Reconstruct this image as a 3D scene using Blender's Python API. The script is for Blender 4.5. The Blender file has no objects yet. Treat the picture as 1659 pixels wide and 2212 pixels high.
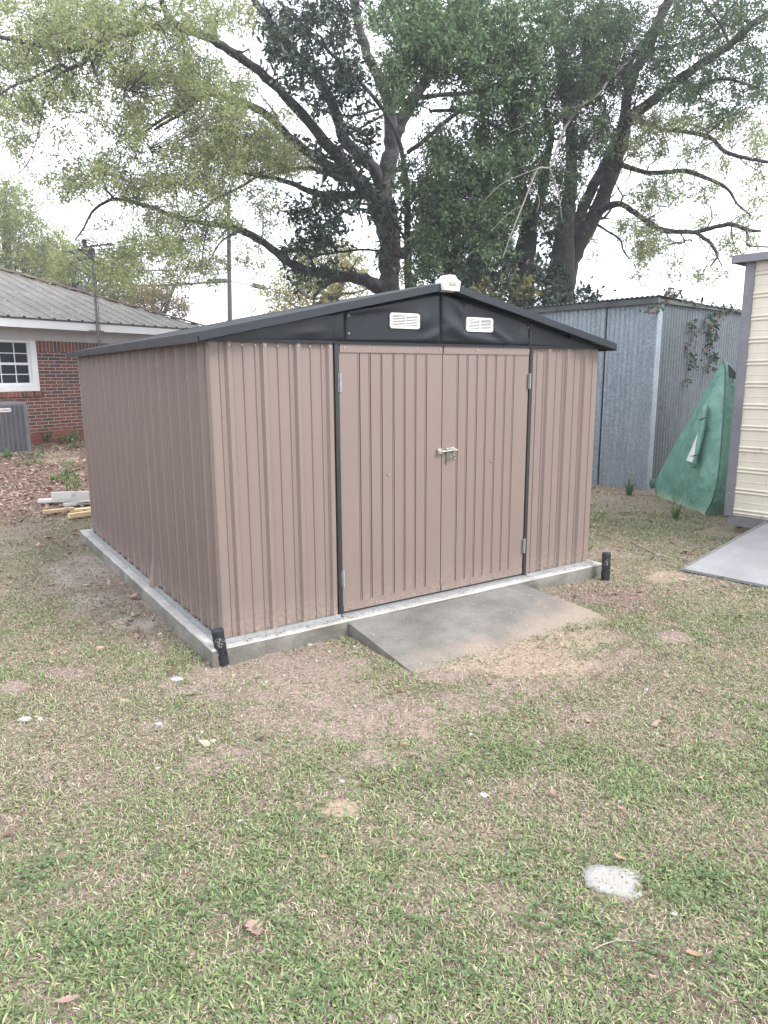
import bpy, bmesh, math, random
import numpy as np
from mathutils import Vector, Matrix, Quaternion
R = math.radians
random.seed(7); rng = np.random.default_rng(7)
SC = bpy.context.scene; COL = SC.collection

# ------------------------------------------------------------------ camera, world, sun, exposure
F_, YAW, PITCH, ROLL = 1523.56, 0.58153, -0.19256, -0.00544
CAMP = np.array([-1.3842, -3.8500, 1.5527]); CX, CY = 829.5, 1106.0
_f0 = np.array([math.sin(YAW), math.cos(YAW), 0]); _r0 = np.array([math.cos(YAW), -math.sin(YAW), 0]); _u0 = np.array([0, 0, 1.])
FW = _f0*math.cos(PITCH) + _u0*math.sin(PITCH); _u1 = _u0*math.cos(PITCH) - _f0*math.sin(PITCH)
RT = _r0*math.cos(ROLL) + _u1*math.sin(ROLL); UP = _u1*math.cos(ROLL) - _r0*math.sin(ROLL)
cam = bpy.data.cameras.new('camera'); camo = bpy.data.objects.new('camera', cam); COL.objects.link(camo)
cam.sensor_fit = 'HORIZONTAL'; cam.sensor_width = 36; cam.lens = 36*F_/1659; cam.clip_end = 2000; cam.clip_start = 0.05
M = Matrix(((RT[0], UP[0], -FW[0], CAMP[0]), (RT[1], UP[1], -FW[1], CAMP[1]), (RT[2], UP[2], -FW[2], CAMP[2]), (0, 0, 0, 1)))
camo.matrix_world = M; SC.camera = camo
SC.render.resolution_x = 768; SC.render.resolution_y = 1024

SUN_EL, SUN_AZ = 46, 152      # azimuth clockwise from +Y
w = bpy.data.worlds.new('World'); SC.world = w; w.use_nodes = True
nt = w.node_tree; nt.nodes.clear()
sky = nt.nodes.new('ShaderNodeTexSky'); sky.sky_type = 'NISHITA'; sky.sun_disc = False
sky.sun_elevation = R(SUN_EL); sky.sun_rotation = R(SUN_AZ); sky.dust_density = 5; sky.air_density = 1.2
hs = nt.nodes.new('ShaderNodeHueSaturation'); hs.inputs['Saturation'].default_value = 0.28
cloud = nt.nodes.new('ShaderNodeMix'); cloud.data_type = 'RGBA'; cloud.inputs[0].default_value = 0.8
cloud.inputs[7].default_value = (13.4, 14.0, 15.0, 1)
bg = nt.nodes.new('ShaderNodeBackground'); bg.inputs[1].default_value = 0.105
ow = nt.nodes.new('ShaderNodeOutputWorld')
nt.links.new(sky.outputs[0], hs.inputs['Color']); nt.links.new(hs.outputs[0], cloud.inputs[6])
nt.links.new(cloud.outputs[2], bg.inputs[0]); nt.links.new(bg.outputs[0], ow.inputs[0])
sun = bpy.data.lights.new('sun', 'SUN'); sun.energy = 2.2; sun.angle = R(24); sun.color = (1, .96, .9)
suno = bpy.data.objects.new('sun', sun); COL.objects.link(suno)
_sd = Vector((math.sin(R(SUN_AZ))*math.cos(R(SUN_EL)), math.cos(R(SUN_AZ))*math.cos(R(SUN_EL)), math.sin(R(SUN_EL))))
suno.rotation_euler = _sd.to_track_quat('Z', 'Y').to_euler()
SC.view_settings.view_transform = 'Standard'; SC.view_settings.look = 'None'
SC.view_settings.exposure = 1.08; SC.view_settings.gamma = 1
SC.render.engine = 'CYCLES'

# ------------------------------------------------------------------ geometry helpers
GZ = -0.09
def ray(px, py):
    return FW + RT*(px-CX)/F_ - UP*(py-CY)/F_
def P(px, py, Z):                 # a place seen at px, py and Z metres ahead
    return CAMP + Z*ray(px, py)
def on_z(px, py, z=GZ):
    d = ray(px, py); return CAMP + d*(z-CAMP[2])/d[2]
def on_plane(px, py, p0, n):
    d = ray(px, py); p0 = np.array(p0, float); n = np.array(n, float)
    return CAMP + d*(((p0-CAMP)@n)/(d@n))

def vn(x, y, s, seed):            # value noise, arrays
    x = np.asarray(x, float)/s; y = np.asarray(y, float)/s
    xi = np.floor(x).astype(np.int64); yi = np.floor(y).astype(np.int64); xf = x-xi; yf = y-yi
    def h(a, b):
        n = (a*374761393 + b*668265263 + seed*974711) & 0x7fffffff
        n = ((n ^ (n >> 13))*1274126177) & 0x7fffffff
        return ((n ^ (n >> 16)) & 0xffff)/65535.
    u = xf*xf*(3-2*xf); v = yf*yf*(3-2*yf)
    return (h(xi, yi)*(1-u)+h(xi+1, yi)*u)*(1-v) + (h(xi, yi+1)*(1-u)+h(xi+1, yi+1)*u)*v
def fbm(x, y, s, seed, o=4):
    t = 0; a = .5; n = 0
    for i in range(o):
        t = t + a*vn(x, y, s/2**i, seed+i*17); n += a; a *= .55
    return t/n
def sst(a, b, x):
    t = np.clip((np.asarray(x, float)-a)/(b-a), 0, 1); return t*t*(3-2*t)
def gz(x, y):
    x = np.asarray(x, float); y = np.asarray(y, float)
    h = GZ + .34*sst(4.8, 12.0, y)*sst(9.5, 4, x) + .035*(fbm(x, y, 1.3, 5)-.5) + .015*(fbm(x, y, .25, 9)-.5)
    # settle against the pad
    d = np.maximum(np.maximum(-.11-x, x-3.27), np.maximum(-.1-y, y-3.8))
    h = h - .02*sst(.5, 0, d)
    k = sst(.35, .1, np.maximum(np.maximum(.8-x, x-2.45), np.maximum(-.95-y, y+.1)))
    return h*(1-k)+(GZ-.012+.012*(fbm(x, y, .2, 12)-.5))*k

class MB:
    def __init__(s): s.v = []; s.f = []; s.m = []
    def add(s, vs, fs, mi=0):
        o = len(s.v); s.v += [tuple(map(float, a)) for a in vs]; s.f += [tuple(i+o for i in f) for f in fs]; s.m += [mi]*len(fs)
    def box(s, a, b, mi=0):
        x0, y0, z0 = a; x1, y1, z1 = b
        s.add([(x0,y0,z0),(x1,y0,z0),(x1,y1,z0),(x0,y1,z0),(x0,y0,z1),(x1,y0,z1),(x1,y1,z1),(x0,y1,z1)],
              [(0,3,2,1),(4,5,6,7),(0,1,5,4),(1,2,6,5),(2,3,7,6),(3,0,4,7)], mi)
    def bar(s, a, b, wd, ht, up=(0, 0, 1), mi=0):
        a = np.array(a, float); b = np.array(b, float); d = b-a; d /= np.linalg.norm(d)
        sd = np.cross(d, up); sd /= np.linalg.norm(sd); u = np.cross(sd, d)
        c = [(-1,-1),(1,-1),(1,1),(-1,1)]
        vs = [p+sd*wd/2*i+u*ht/2*j for p in (a, b) for i, j in c]
        s.add(vs, [(0,1,2,3),(7,6,5,4),(0,4,5,1),(1,5,6,2),(2,6,7,3),(3,7,4,0)], mi)
    def tube(s, pts, rad, n=8, mi=0, caps=True):
        pts = [np.array(p, float) for p in pts]; k = len(pts)
        if not hasattr(rad, '__len__'): rad = [rad]*k
        rings = []; ref = None
        for i, p in enumerate(pts):
            t = pts[min(i+1, k-1)]-pts[max(i-1, 0)]; t /= (np.linalg.norm(t)+1e-9)
            if ref is None: ref = np.array([1, 0, 0]) if abs(t[0]) < .8 else np.array([0, 1, 0])
            a = ref-t*(ref@t); a /= (np.linalg.norm(a)+1e-9); ref = a; b = np.cross(t, a)
            rings.append([p+rad[i]*(a*math.cos(2*math.pi*j/n)+b*math.sin(2*math.pi*j/n)) for j in range(n)])
        fs = [(i*n+j, i*n+(j+1) % n, (i+1)*n+(j+1) % n, (i+1)*n+j) for i in range(k-1) for j in range(n)]
        if caps: fs += [tuple(range(n))[::-1], tuple((k-1)*n+j for j in range(n))]
        s.add([v for r in rings for v in r], fs, mi)
    def cyl(s, c, r, h, n=16, r2=None, mi=0):
        c = np.array(c, float); s.tube([c, c+np.array([0, 0, h])], [r, r if r2 is None else r2], n, mi)
    def sheet(s, prof, z0, z1, nz=1, disp=None, axis='x', mi=0):
        # prof: list of (u, out).  u runs along the wall, out sticks outward; disp(u,z) adds
        k = len(prof); vs = []
        for j in range(nz+1):
            z = z0+(z1-z0)*j/nz
            for u, o in prof:
                vs.append((u, -(o+(disp(u, z) if disp else 0)), z))
        s.add(vs, [(j*k+i, j*k+i+1, (j+1)*k+i+1, (j+1)*k+i) for j in range(nz) for i in range(k-1)], mi)
    def build(s, name, mats, parent=None, smooth=False, loc=None, rot=None, bevel=0, solid=0):
        me = bpy.data.meshes.new(name); me.from_pydata(s.v, [], s.f)
        if not isinstance(mats, (list, tuple)): mats = [mats]
        for m in mats: me.materials.append(m)
        if len(mats) > 1: me.polygons.foreach_set('material_index', s.m)
        if smooth: me.polygons.foreach_set('use_smooth', [True]*len(me.polygons))
        me.update(); o = bpy.data.objects.new(name, me); COL.objects.link(o)
        if parent: o.parent = parent
        if loc is not None: o.location = loc
        if rot is not None: o.rotation_euler = rot
        if solid:
            md = o.modifiers.new('thick', 'SOLIDIFY'); md.thickness = solid; md.offset = -1
        if bevel:
            md = o.modifiers.new('bevel', 'BEVEL'); md.width = bevel; md.segments = 2; md.limit_method = 'ANGLE'; md.angle_limit = R(40)
        return o
def npmesh(name, V, loops, ltot, mats, parent=None, mi=None, smooth=False):
    me = bpy.data.meshes.new(name); V = np.asarray(V, np.float32)
    me.vertices.add(len(V)); me.vertices.foreach_set('co', V.ravel())
    loops = np.asarray(loops, np.int32).ravel(); ltot = np.asarray(ltot, np.int32)
    me.loops.add(len(loops)); me.loops.foreach_set('vertex_index', loops)
    me.polygons.add(len(ltot)); st = np.concatenate([[0], np.cumsum(ltot)[:-1]]).astype(np.int32)
    me.polygons.foreach_set('loop_start', st); me.polygons.foreach_set('loop_total', ltot)
    if not isinstance(mats, (list, tuple)): mats = [mats]
    for m in mats: me.materials.append(m)
    if mi is not None: me.polygons.foreach_set('material_index', np.asarray(mi, np.int32))
    if smooth: me.polygons.foreach_set('use_smooth', [True]*len(ltot))
    me.update(calc_edges=True); me.validate()
    o = bpy.data.objects.new(name, me); COL.objects.link(o)
    if parent: o.parent = parent
    return o
def tag(o, label=None, cat=None, group=None, kind=None):
    if label: o['label'] = label
    if cat: o['category'] = cat
    if group: o['group'] = group
    if kind: o['kind'] = kind
    return o
def empty(name, loc=(0, 0, 0), rz=0, label=None, cat=None, group=None):
    o = bpy.data.objects.new(name, None); COL.objects.link(o); o.location = tuple(map(float, loc)); o.rotation_euler = (0, 0, rz)
    o.empty_display_size = .1
    return tag(o, label, cat, group)

# ------------------------------------------------------------------ materials
def mat(name):
    m = bpy.data.materials.new(name); m.use_nodes = True; n = m.node_tree; n.nodes.clear()
    out = n.nodes.new('ShaderNodeOutputMaterial'); b = n.nodes.new('ShaderNodeBsdfPrincipled'); n.links.new(b.outputs[0], out.inputs[0])
    return m, n, b, out
def N(n, t, **kw):
    x = n.nodes.new('ShaderNode'+t)
    for k, v in kw.items():
        if k in x.inputs: x.inputs[k].default_value = v
        else: setattr(x, k, v)
    return x
def ramp(n, pts, src=None, interp='LINEAR'):
    r = n.nodes.new('ShaderNodeValToRGB'); r.color_ramp.interpolation = interp; e = r.color_ramp.elements
    while len(e) < len(pts): e.new(.5)
    for i, (p, c) in enumerate(pts):
        e[i].position = p; e[i].color = (*c, 1) if len(c) == 3 else c
    if src: n.links.new(src, r.inputs[0])
    return r
def coords(n, kind='Object', scale=None):
    t = n.nodes.new('ShaderNodeTexCoord'); o = t.outputs[kind]
    if scale is not None:
        mp = n.nodes.new('ShaderNodeMapping'); mp.inputs['Scale'].default_value = scale; n.links.new(o, mp.inputs[0]); o = mp.outputs[0]
    return o
def noise(n, co, scale, detail=5, rough=.55):
    x = N(n, 'TexNoise', Scale=scale, Detail=detail, Roughness=rough); n.links.new(co, x.inputs['Vector']); return x.outputs[0]
def mixc(n, f, a, b, mode='MIX'):
    x = n.nodes.new('ShaderNodeMix'); x.data_type = 'RGBA'; x.blend_type = mode
    for i, v in ((0, f), (6, a), (7, b)):
        if hasattr(v, 'links'): n.links.new(v, x.inputs[i])
        else: x.inputs[i].default_value = v if i == 0 else (*v, 1)
    return x.outputs[2]
def bump(n, b, h, s, d=.01):
    x = N(n, 'Bump', Strength=s, Distance=d); n.links.new(h, x.inputs['Height']); n.links.new(x.outputs[0], b.inputs['Normal'])
def simple(name, c1, c2, rough=.6, nscale=8, bscale=None, bs=.3, bd=.004, metal=0, stretch=None, spots=None, coat=0):
    m, n, b, o = mat(name); co = coords(n, 'Object', stretch)
    f = noise(n, co, nscale, 6); r = ramp(n, [(.3, c1), (.7, c2)], f); c = r.outputs[0]
    if spots:
        s2 = noise(n, co, spots[1], 4); rr = ramp(n, [(spots[2], (0, 0, 0)), (spots[2]+.08, (1, 1, 1))], s2)
        c = mixc(n, rr.outputs[0], c, spots[0])
    n.links.new(c, b.inputs['Base Color']); b.inputs['Roughness'].default_value = rough; b.inputs['Metallic'].default_value = metal
    b.inputs['Coat Weight'].default_value = coat
    if bscale: bump(n, b, noise(n, co, bscale, 6), bs, bd)
    return m

def m_paint(name, c, rough=.42, dirt=(.30, .24, .2), zdirt=True, amt=.8):
    m, n, b, o = mat(name); co = coords(n)
    st = N(n, 'Mapping'); st.inputs['Scale'].default_value = (9, 9, .8); n.links.new(co, st.inputs[0])
    f = noise(n, st.outputs[0], 1.2, 6); g = noise(n, co, 2.2, 4)
    c1 = mixc(n, f, tuple(v*.93 for v in c), tuple(min(1, v*1.06) for v in c))
    c1 = mixc(n, mulv(n, ramp(n, [(.35, (0, 0, 0)), (.8, (1, 1, 1))], g).outputs[0], .25), c1, tuple(v*.88 for v in c))
    if zdirt:      # splashed soil dust along the foot of the panel
        sp = N(n, 'SeparateXYZ'); n.links.new(co, sp.inputs[0])
        a = N(n, 'MapRange'); n.links.new(sp.outputs[2], a.inputs[0]); a.inputs[1].default_value = .22; a.inputs[2].default_value = 0; a.inputs[3].default_value = 0; a.inputs[4].default_value = 1
        q = noise(n, co, 38, 4); mm = N(n, 'Math', operation='MULTIPLY'); n.links.new(a.outputs[0], mm.inputs[0]); n.links.new(ramp(n, [(.38, (0, 0, 0)), (.7, (1, 1, 1))], q).outputs[0], mm.inputs[1])
        c1 = mixc(n, mulv(n, mm.outputs[0], amt), c1, dirt)
    # fine pale scuffs
    n.links.new(c1, b.inputs['Base Color'])
    rr = ramp(n, [(.3, (rough*.8,)*3), (.7, (rough*1.25,)*3)], noise(n, co, 5, 5)); n.links.new(rr.outputs[0], b.inputs['Roughness'])
    h1 = N(n, 'Bump', Strength=.35, Distance=.006); n.links.new(noise(n, st.outputs[0], .55, 2), h1.inputs['Height'])
    h2 = N(n, 'Bump', Strength=.05, Distance=.001); n.links.new(noise(n, co, 400, 2), h2.inputs['Height']); n.links.new(h1.outputs[0], h2.inputs['Normal'])
    n.links.new(h2.outputs[0], b.inputs['Normal'])
    return m
def mulv(n, a, k):
    m = N(n, 'Math', operation='MULTIPLY'); n.links.new(a, m.inputs[0]); m.inputs[1].default_value = k; return m.outputs[0]

TAUPE = (.186, .144, .130)
M_ = {}
M_['taupe'] = m_paint('taupe_panel', TAUPE, .34)
M_['taupe_door'] = m_paint('taupe_door', (.180, .138, .124), .4, amt=.6)
M_['gable'] = m_paint('dark_gable', (.007, .0105, .016), .30, zdirt=False)
M_['trim'] = m_paint('dark_trim', (.017, .022, .029), .42, zdirt=False)
for k_ in ('gable', 'trim'): M_[k_].node_tree.nodes['Principled BSDF'].inputs['Specular IOR Level'].default_value = .34
M_['jamb'] = simple('black_jamb', (.012, .014, .016), (.02, .022, .025), .45, 20)
M_['galv_rail'] = simple('bright_zinc', (.22, .235, .24), (.34, .355, .36), .5, 30, metal=.35)
M_['white_pl'] = simple('white_plastic', (.74, .75, .77), (.82, .82, .83), .35, 3)
M_['lens'] = simple('solar_lens', (.22, .25, .17), (.3, .33, .22), .3, 12)
M_['steel'] = simple('zinc_steel', (.45, .45, .42), (.65, .65, .62), .25, 30, metal=.9)
M_['dsteel'] = simple('dull_steel', (.14, .15, .12), (.22, .23, .19), .4, 30, metal=.7)
M_['screw'] = simple('screw_zinc', (.28, .24, .21), (.40, .36, .32), .45, 30, metal=.4)
M_['blackpl'] = simple('black_plastic', (.010, .012, .014), (.018, .02, .023), .5, 20, 90, .1, .001)
M_['blacktop'] = simple('solar_glass', (.02, .025, .035), (.035, .04, .05), .18, 8)
M_['frost'] = simple('frosted_tube', (.55, .58, .58), (.7, .72, .72), .4, 8)
def m_concrete(name, a, b_, stain, st=.55, sc=1.0, sand=None, pits=True):
    m, n, b, o = mat(name); co = coords(n)
    c = ramp(n, [(.3, a), (.7, b_)], noise(n, co, 7*sc, 8, .65)).outputs[0]
    c = mixc(n, mulv(n, ramp(n, [(.42, (0, 0, 0)), (.68, (1, 1, 1))], noise(n, co, 2.3*sc, 6, .6)).outputs[0], st), c, stain)
    v = N(n, 'TexVoronoi', Scale=95); n.links.new(co, v.inputs['Vector'])
    c = mixc(n, mulv(n, ramp(n, [(.06, (1, 1, 1)), (.22, (0, 0, 0))], v.outputs[0]).outputs[0], .45), c, tuple(k*.55 for k in a))
    c = mixc(n, mulv(n, ramp(n, [(.62, (0, 0, 0)), (.7, (1, 1, 1))], noise(n, co, 60, 3)).outputs[0], .4), c, tuple(min(1, k*1.35) for k in b_))
    if sand:
        sp = N(n, 'SeparateXYZ'); n.links.new(co, sp.inputs[0])
        ad = N(n, 'Math', operation='MULTIPLY_ADD'); n.links.new(noise(n, co, 3.2, 6), ad.inputs[0]); ad.inputs[1].default_value = .75; a2 = N(n, 'Math', operation='MULTIPLY_ADD'); n.links.new(sp.outputs[0], a2.inputs[0]); a2.inputs[1].default_value = -.16; n.links.new(sp.outputs[1], a2.inputs[2]); n.links.new(a2.outputs[0], ad.inputs[2])
        mr = N(n, 'MapRange'); n.links.new(ad.outputs[0], mr.inputs[0]); mr.inputs[1].default_value = -.40; mr.inputs[2].default_value = -.70; mr.inputs[3].default_value = 0; mr.inputs[4].default_value = .9
        c = mixc(n, mr.outputs[0], c, sand)
    n.links.new(c, b.inputs['Base Color']); b.inputs['Roughness'].default_value = .92
    c = mixc(n, mulv(n, ramp(n, [(.44, (0, 0, 0)), (.56, (1, 1, 1))], noise(n, co, 120, 4, .8)).outputs[0], .35), c, tuple(k*.5 for k in a)); n.links.new(c, b.inputs['Base Color'])
    bump(n, b, noise(n, co, 70, 6, .7), .8, .008)
    return m
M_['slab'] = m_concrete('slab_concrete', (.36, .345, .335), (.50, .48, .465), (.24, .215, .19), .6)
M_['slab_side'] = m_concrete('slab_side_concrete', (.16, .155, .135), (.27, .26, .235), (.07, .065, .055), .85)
M_['ramp'] = m_concrete('ramp_concrete', (.145, .138, .127), (.225, .216, .20), (.095, .09, .083), .75, sand=(.30, .24, .195))
M_['patch'] = m_concrete('patch_concrete', (.29, .285, .27), (.38, .372, .355), (.22, .205, .18), .6)
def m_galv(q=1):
    m, n, b, o = mat('weathered_galvanised' if q == 1 else 'darker_galvanised'); co = coords(n)
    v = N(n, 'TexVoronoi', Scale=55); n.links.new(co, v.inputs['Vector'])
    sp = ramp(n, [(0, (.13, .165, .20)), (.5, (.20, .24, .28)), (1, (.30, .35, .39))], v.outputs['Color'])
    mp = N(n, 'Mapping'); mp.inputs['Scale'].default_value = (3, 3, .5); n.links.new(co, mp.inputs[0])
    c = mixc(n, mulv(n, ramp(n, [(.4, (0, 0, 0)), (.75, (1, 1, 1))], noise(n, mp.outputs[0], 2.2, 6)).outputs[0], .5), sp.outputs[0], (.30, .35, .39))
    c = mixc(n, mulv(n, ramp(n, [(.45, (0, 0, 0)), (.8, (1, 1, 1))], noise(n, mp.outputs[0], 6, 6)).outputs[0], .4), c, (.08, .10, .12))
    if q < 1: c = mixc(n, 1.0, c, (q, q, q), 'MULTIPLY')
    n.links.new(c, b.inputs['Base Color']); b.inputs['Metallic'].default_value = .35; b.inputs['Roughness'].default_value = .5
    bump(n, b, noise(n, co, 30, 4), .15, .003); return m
M_['galv'] = m_galv(); M_['galv_dark'] = m_galv(.45)  # second one is the same galvanised colour multiplied darker, for the end wall
M_['oldroof'] = simple('old_roof_sheet', (.05, .06, .065), (.10, .11, .11), .6, 6, metal=.3)
M_['beige'] = simple('cream_siding', (.52, .475, .40), (.60, .555, .475), .45, 3, 25, .1, .003, spots=((.42, .37, .29), 9, .62), stretch=(1, 1, .35))
M_['greytrim'] = simple('grey_trim', (.13, .13, .15), (.18, .18, .2), .4, 6)
M_['skid'] = simple('grey_skid', (.12, .12, .125), (.19, .19, .19), .8, 8, 60, .3, .003)
M_['rampboard'] = simple('grey_painted_board', (.20, .20, .212), (.265, .265, .28), .75, 3, 60, .3, .003, spots=((.15, .14, .125), 42, .62))
def m_tarp():
    m, n, b, o = mat('green_tarp'); co = coords(n)
    c = ramp(n, [(.3, (.075, .20, .155)), (.7, (.15, .31, .25))], noise(n, co, 5, 6)).outputs[0]
    c = mixc(n, mulv(n, ramp(n, [(.5, (0, 0, 0)), (.8, (1, 1, 1))], noise(n, co, 1.6, 4)).outputs[0], .6), c, (.21, .38, .31))
    sp = N(n, 'SeparateXYZ'); n.links.new(co, sp.inputs[0]); mr = N(n, 'MapRange'); n.links.new(sp.outputs[2], mr.inputs[0]); mr.inputs[1].default_value = .12; mr.inputs[2].default_value = -.08; mr.inputs[3].default_value = 0; mr.inputs[4].default_value = .6
    c = mixc(n, mr.outputs[0], c, (.42, .45, .28))
    n.links.new(c, b.inputs['Base Color']); b.inputs['Roughness'].default_value = .42
    wv = N(n, 'TexWave', Scale=160, wave_type='BANDS', bands_direction='Z'); n.links.new(co, wv.inputs[0])
    b1 = N(n, 'Bump', Strength=1, Distance=.05); n.links.new(noise(n, co, 4.5, 5, .6), b1.inputs['Height'])
    b2 = N(n, 'Bump', Strength=.2, Distance=.001); n.links.new(wv.outputs[1], b2.inputs['Height']); n.links.new(b1.outputs[0], b2.inputs['Normal']); n.links.new(b2.outputs[0], b.inputs['Normal'])
    return m
M_['tarp'] = m_tarp()
M_['tarp_seam'] = simple('tarp_seam', (.03, .09, .07), (.05, .13, .10), .6, 10)
M_['tarp_dark'] = simple('black_mesh', (.01, .015, .018), (.02, .03, .03), .7, 30)
M_['white_film'] = simple('white_film', (.62, .62, .68), (.72, .72, .76), .3, 3)
def m_brick(name, rot=False):
    m, n, b, o = mat(name); co = coords(n)
    mp = N(n, 'Mapping'); mp.inputs['Rotation'].default_value = (R(90), 0, 0) if not rot else (R(90), 0, R(90))
    n.links.new(co, mp.inputs[0])
    br = N(n, 'TexBrick', Scale=1.0); n.links.new(mp.outputs[0], br.inputs['Vector'])
    br.inputs['Brick Width'].default_value = .262; br.inputs['Row Height'].default_value = .0665; br.inputs['Mortar Size'].default_value = .0055; br.inputs['Mortar Smooth'].default_value = .15; br.inputs['Bias'].default_value = -.1
    if rot: br.inputs['Brick Width'].default_value = .8; br.inputs['Row Height'].default_value = .082; br.offset = 0
    br.inputs['Color1'].default_value = (0, 0, 0, 1); br.inputs['Color2'].default_value = (1, 1, 1, 1); br.inputs['Mortar'].default_value = (.5, .5, .5, 1)
    cr = ramp(n, [(0, (.055, .045, .048)), (.18, (.085, .055, .05)), (.3, (.135, .05, .042)), (.55, (.175, .057, .046)), (.8, (.21, .07, .055)), (1, (.14, .07, .055))], br.outputs[0])
    c = mixc(n, mulv(n, noise(n, co, 30, 5), .5), cr.outputs[0], (.12, .05, .04))
    c = mixc(n, br.outputs[1], c, (.46, .39, .33))
    sp = N(n, 'SeparateXYZ'); n.links.new(co, sp.inputs[0])      # red soil splash on the lowest courses
    ad = N(n, 'Math', operation='MULTIPLY_ADD'); n.links.new(noise(n, co, 2.5, 5), ad.inputs[0]); ad.inputs[1].default_value = -.5; n.links.new(sp.outputs[2], ad.inputs[2])
    mr = N(n, 'MapRange'); n.links.new(ad.outputs[0], mr.inputs[0]); mr.inputs[1].default_value = .12; mr.inputs[2].default_value = -.05; mr.inputs[3].default_value = 0; mr.inputs[4].default_value = .85
    c = mixc(n, mr.outputs[0], c, (.21, .055, .035))
    n.links.new(c, b.inputs['Base Color']); b.inputs['Roughness'].default_value = .85
    iv = N(n, 'Math', operation='SUBTRACT'); iv.inputs[0].default_value = 1; n.links.new(br.outputs[1], iv.inputs[1])
    bump(n, b, iv.outputs[0], .8, .006); return m
M_['brick'] = m_brick('red_brick'); M_['brick_v'] = m_brick('red_brick_soldier', True)
def m_island(name, pts, rough=.6, trans=0, spec=.3, interp='LINEAR', patch=None):
    m, n, b, o = mat(name); g = n.nodes.new('ShaderNodeNewGeometry')
    r = ramp(n, pts, g.outputs['Random Per Island'], interp); c = r.outputs[0]
    if patch:
        co = coords(n, 'Object'); c = mixc(n, mulv(n, ramp(n, [(.4, (0, 0, 0)), (.65, (1, 1, 1))], noise(n, co, patch[1], 3)).outputs[0], patch[2]), c, patch[0])
    n.links.new(c, b.inputs['Base Color']); b.inputs['Roughness'].default_value = rough; b.inputs['Specular IOR Level'].default_value = spec
    if trans:
        t = n.nodes.new('ShaderNodeBsdfTranslucent'); n.links.new(c, t.inputs[0]); mx = n.nodes.new('ShaderNodeMixShader'); mx.inputs[0].default_value = trans
        n.links.new(b.outputs[0], mx.inputs[1]); n.links.new(t.outputs[0], mx.inputs[2]); n.links.new(mx.outputs[0], o.inputs[0])
    return m
M_['rowlock'] = m_island('rowlock_brick', [(0, (.06, .045, .045)), (.4, (.15, .06, .04)), (.7, (.22, .08, .05)), (1, (.26, .10, .06))], .85)
M_['mortar'] = simple('mortar', (.40, .34, .29), (.5, .44, .38), .9, 30)
M_['whitewood'] = simple('white_paint', (.70, .71, .74), (.78, .79, .81), .4, 4, 30, .1, .002)
M_['soffit'] = simple('grey_soffit', (.42, .41, .41), (.50, .49, .49), .6, 5)
M_['glass'] = simple('dark_window_glass', (.012, .015, .022), (.03, .035, .045), .06, 2)
def m_houseroof():
    m, n, b, o = mat('weathered_metal_roof'); co = coords(n)
    c = ramp(n, [(.3, (.105, .095, .085)), (.55, (.15, .138, .125)), (.8, (.22, .21, .20))], noise(n, co, 1.6, 8, .65)).outputs[0]
    c = mixc(n, mulv(n, ramp(n, [(.6, (0, 0, 0)), (.66, (1, 1, 1))], noise(n, co, 14, 3)).outputs[0], .5), c, (.46, .42, .32))
    n.links.new(c, b.inputs['Base Color']); b.inputs['Roughness'].default_value = .55; b.inputs['Metallic'].default_value = .2
    bump(n, b, noise(n, co, 20, 5), .2, .004); return m
M_['hroof'] = m_houseroof()
M_['rust'] = simple('rusty_cap', (.16, .08, .05), (.30, .26, .24), .7, 4)
M_['acgrey'] = simple('grey_cabinet', (.085, .087, .10), (.12, .122, .135), .5, 4)
M_['acdark'] = simple('dark_coil', (.03, .033, .038), (.06, .062, .07), .6, 40)
M_['badge'] = simple('silver_badge', (.6, .6, .62), (.7, .7, .72), .3, 4, metal=.3)
M_['redtxt'] = simple('red_lettering', (.30, .01, .015), (.36, .015, .02), .5, 4)
M_['pad'] = simple('pad_plastic', (.30, .33, .35), (.38, .41, .43), .7, 6)
def m_wood(name, a, b_):
    m, n, b, o = mat(name); co = coords(n, 'Object', (1.2, 14, 14)); 
    c = ramp(n, [(.25, a), (.75, b_)], noise(n, co, 2.5, 6, .6)).outputs[0]
    c = mixc(n, mulv(n, ramp(n, [(.62, (0, 0, 0)), (.7, (1, 1, 1))], noise(n, coords(n), 6, 3)).outputs[0], .5), c, tuple(k*.5 for k in a))
    n.links.new(c, b.inputs['Base Color']); b.inputs['Roughness'].default_value = .8; bump(n, b, noise(n, co, 6, 5), .3, .003); return m
M_['wgrey'] = m_wood('grey_wood', (.30, .30, .29), (.46, .45, .43)); M_['wyel'] = m_wood('yellow_wood', (.50, .36, .19), (.64, .48, .29)); M_['wbrown'] = m_wood('brown_wood', (.26, .17, .10), (.50, .37, .23))
M_['pole'] = simple('old_pole_wood', (.016, .014, .014), (.035, .03, .03), .9, 3, stretch=(20, 20, 1))
M_['cable'] = simple('black_cable', (.015, .015, .02), (.03, .03, .035), .6, 5)
M_['mast'] = simple('old_mast', (.10, .09, .09), (.20, .17, .16), .6, 9, metal=.3)
def m_bark(name, a, b_, lich, amt=.7):
    m, n, b, o = mat(name); co = coords(n)
    c = ramp(n, [(.3, a), (.7, b_)], noise(n, co, 9, 8, .7)).outputs[0]
    c = mixc(n, mulv(n, ramp(n, [(.52, (0, 0, 0)), (.62, (1, 1, 1))], noise(n, co, 3.4, 8, .75)).outputs[0], amt), c, lich)
    n.links.new(c, b.inputs['Base Color']); b.inputs['Roughness'].default_value = .9
    bump(n, b, noise(n, coords(n, 'Object', (1, 1, .25)), 22, 8, .7), .9, .03); return m
M_['bark'] = m_bark('oak_bark', (.026, .023, .024), (.060, .053, .052), (.14, .15, .155), .55)
M_['bark_d'] = m_bark('dark_bark', (.020, .018, .019), (.045, .039, .040), (.10, .11, .11), .4)
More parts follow.
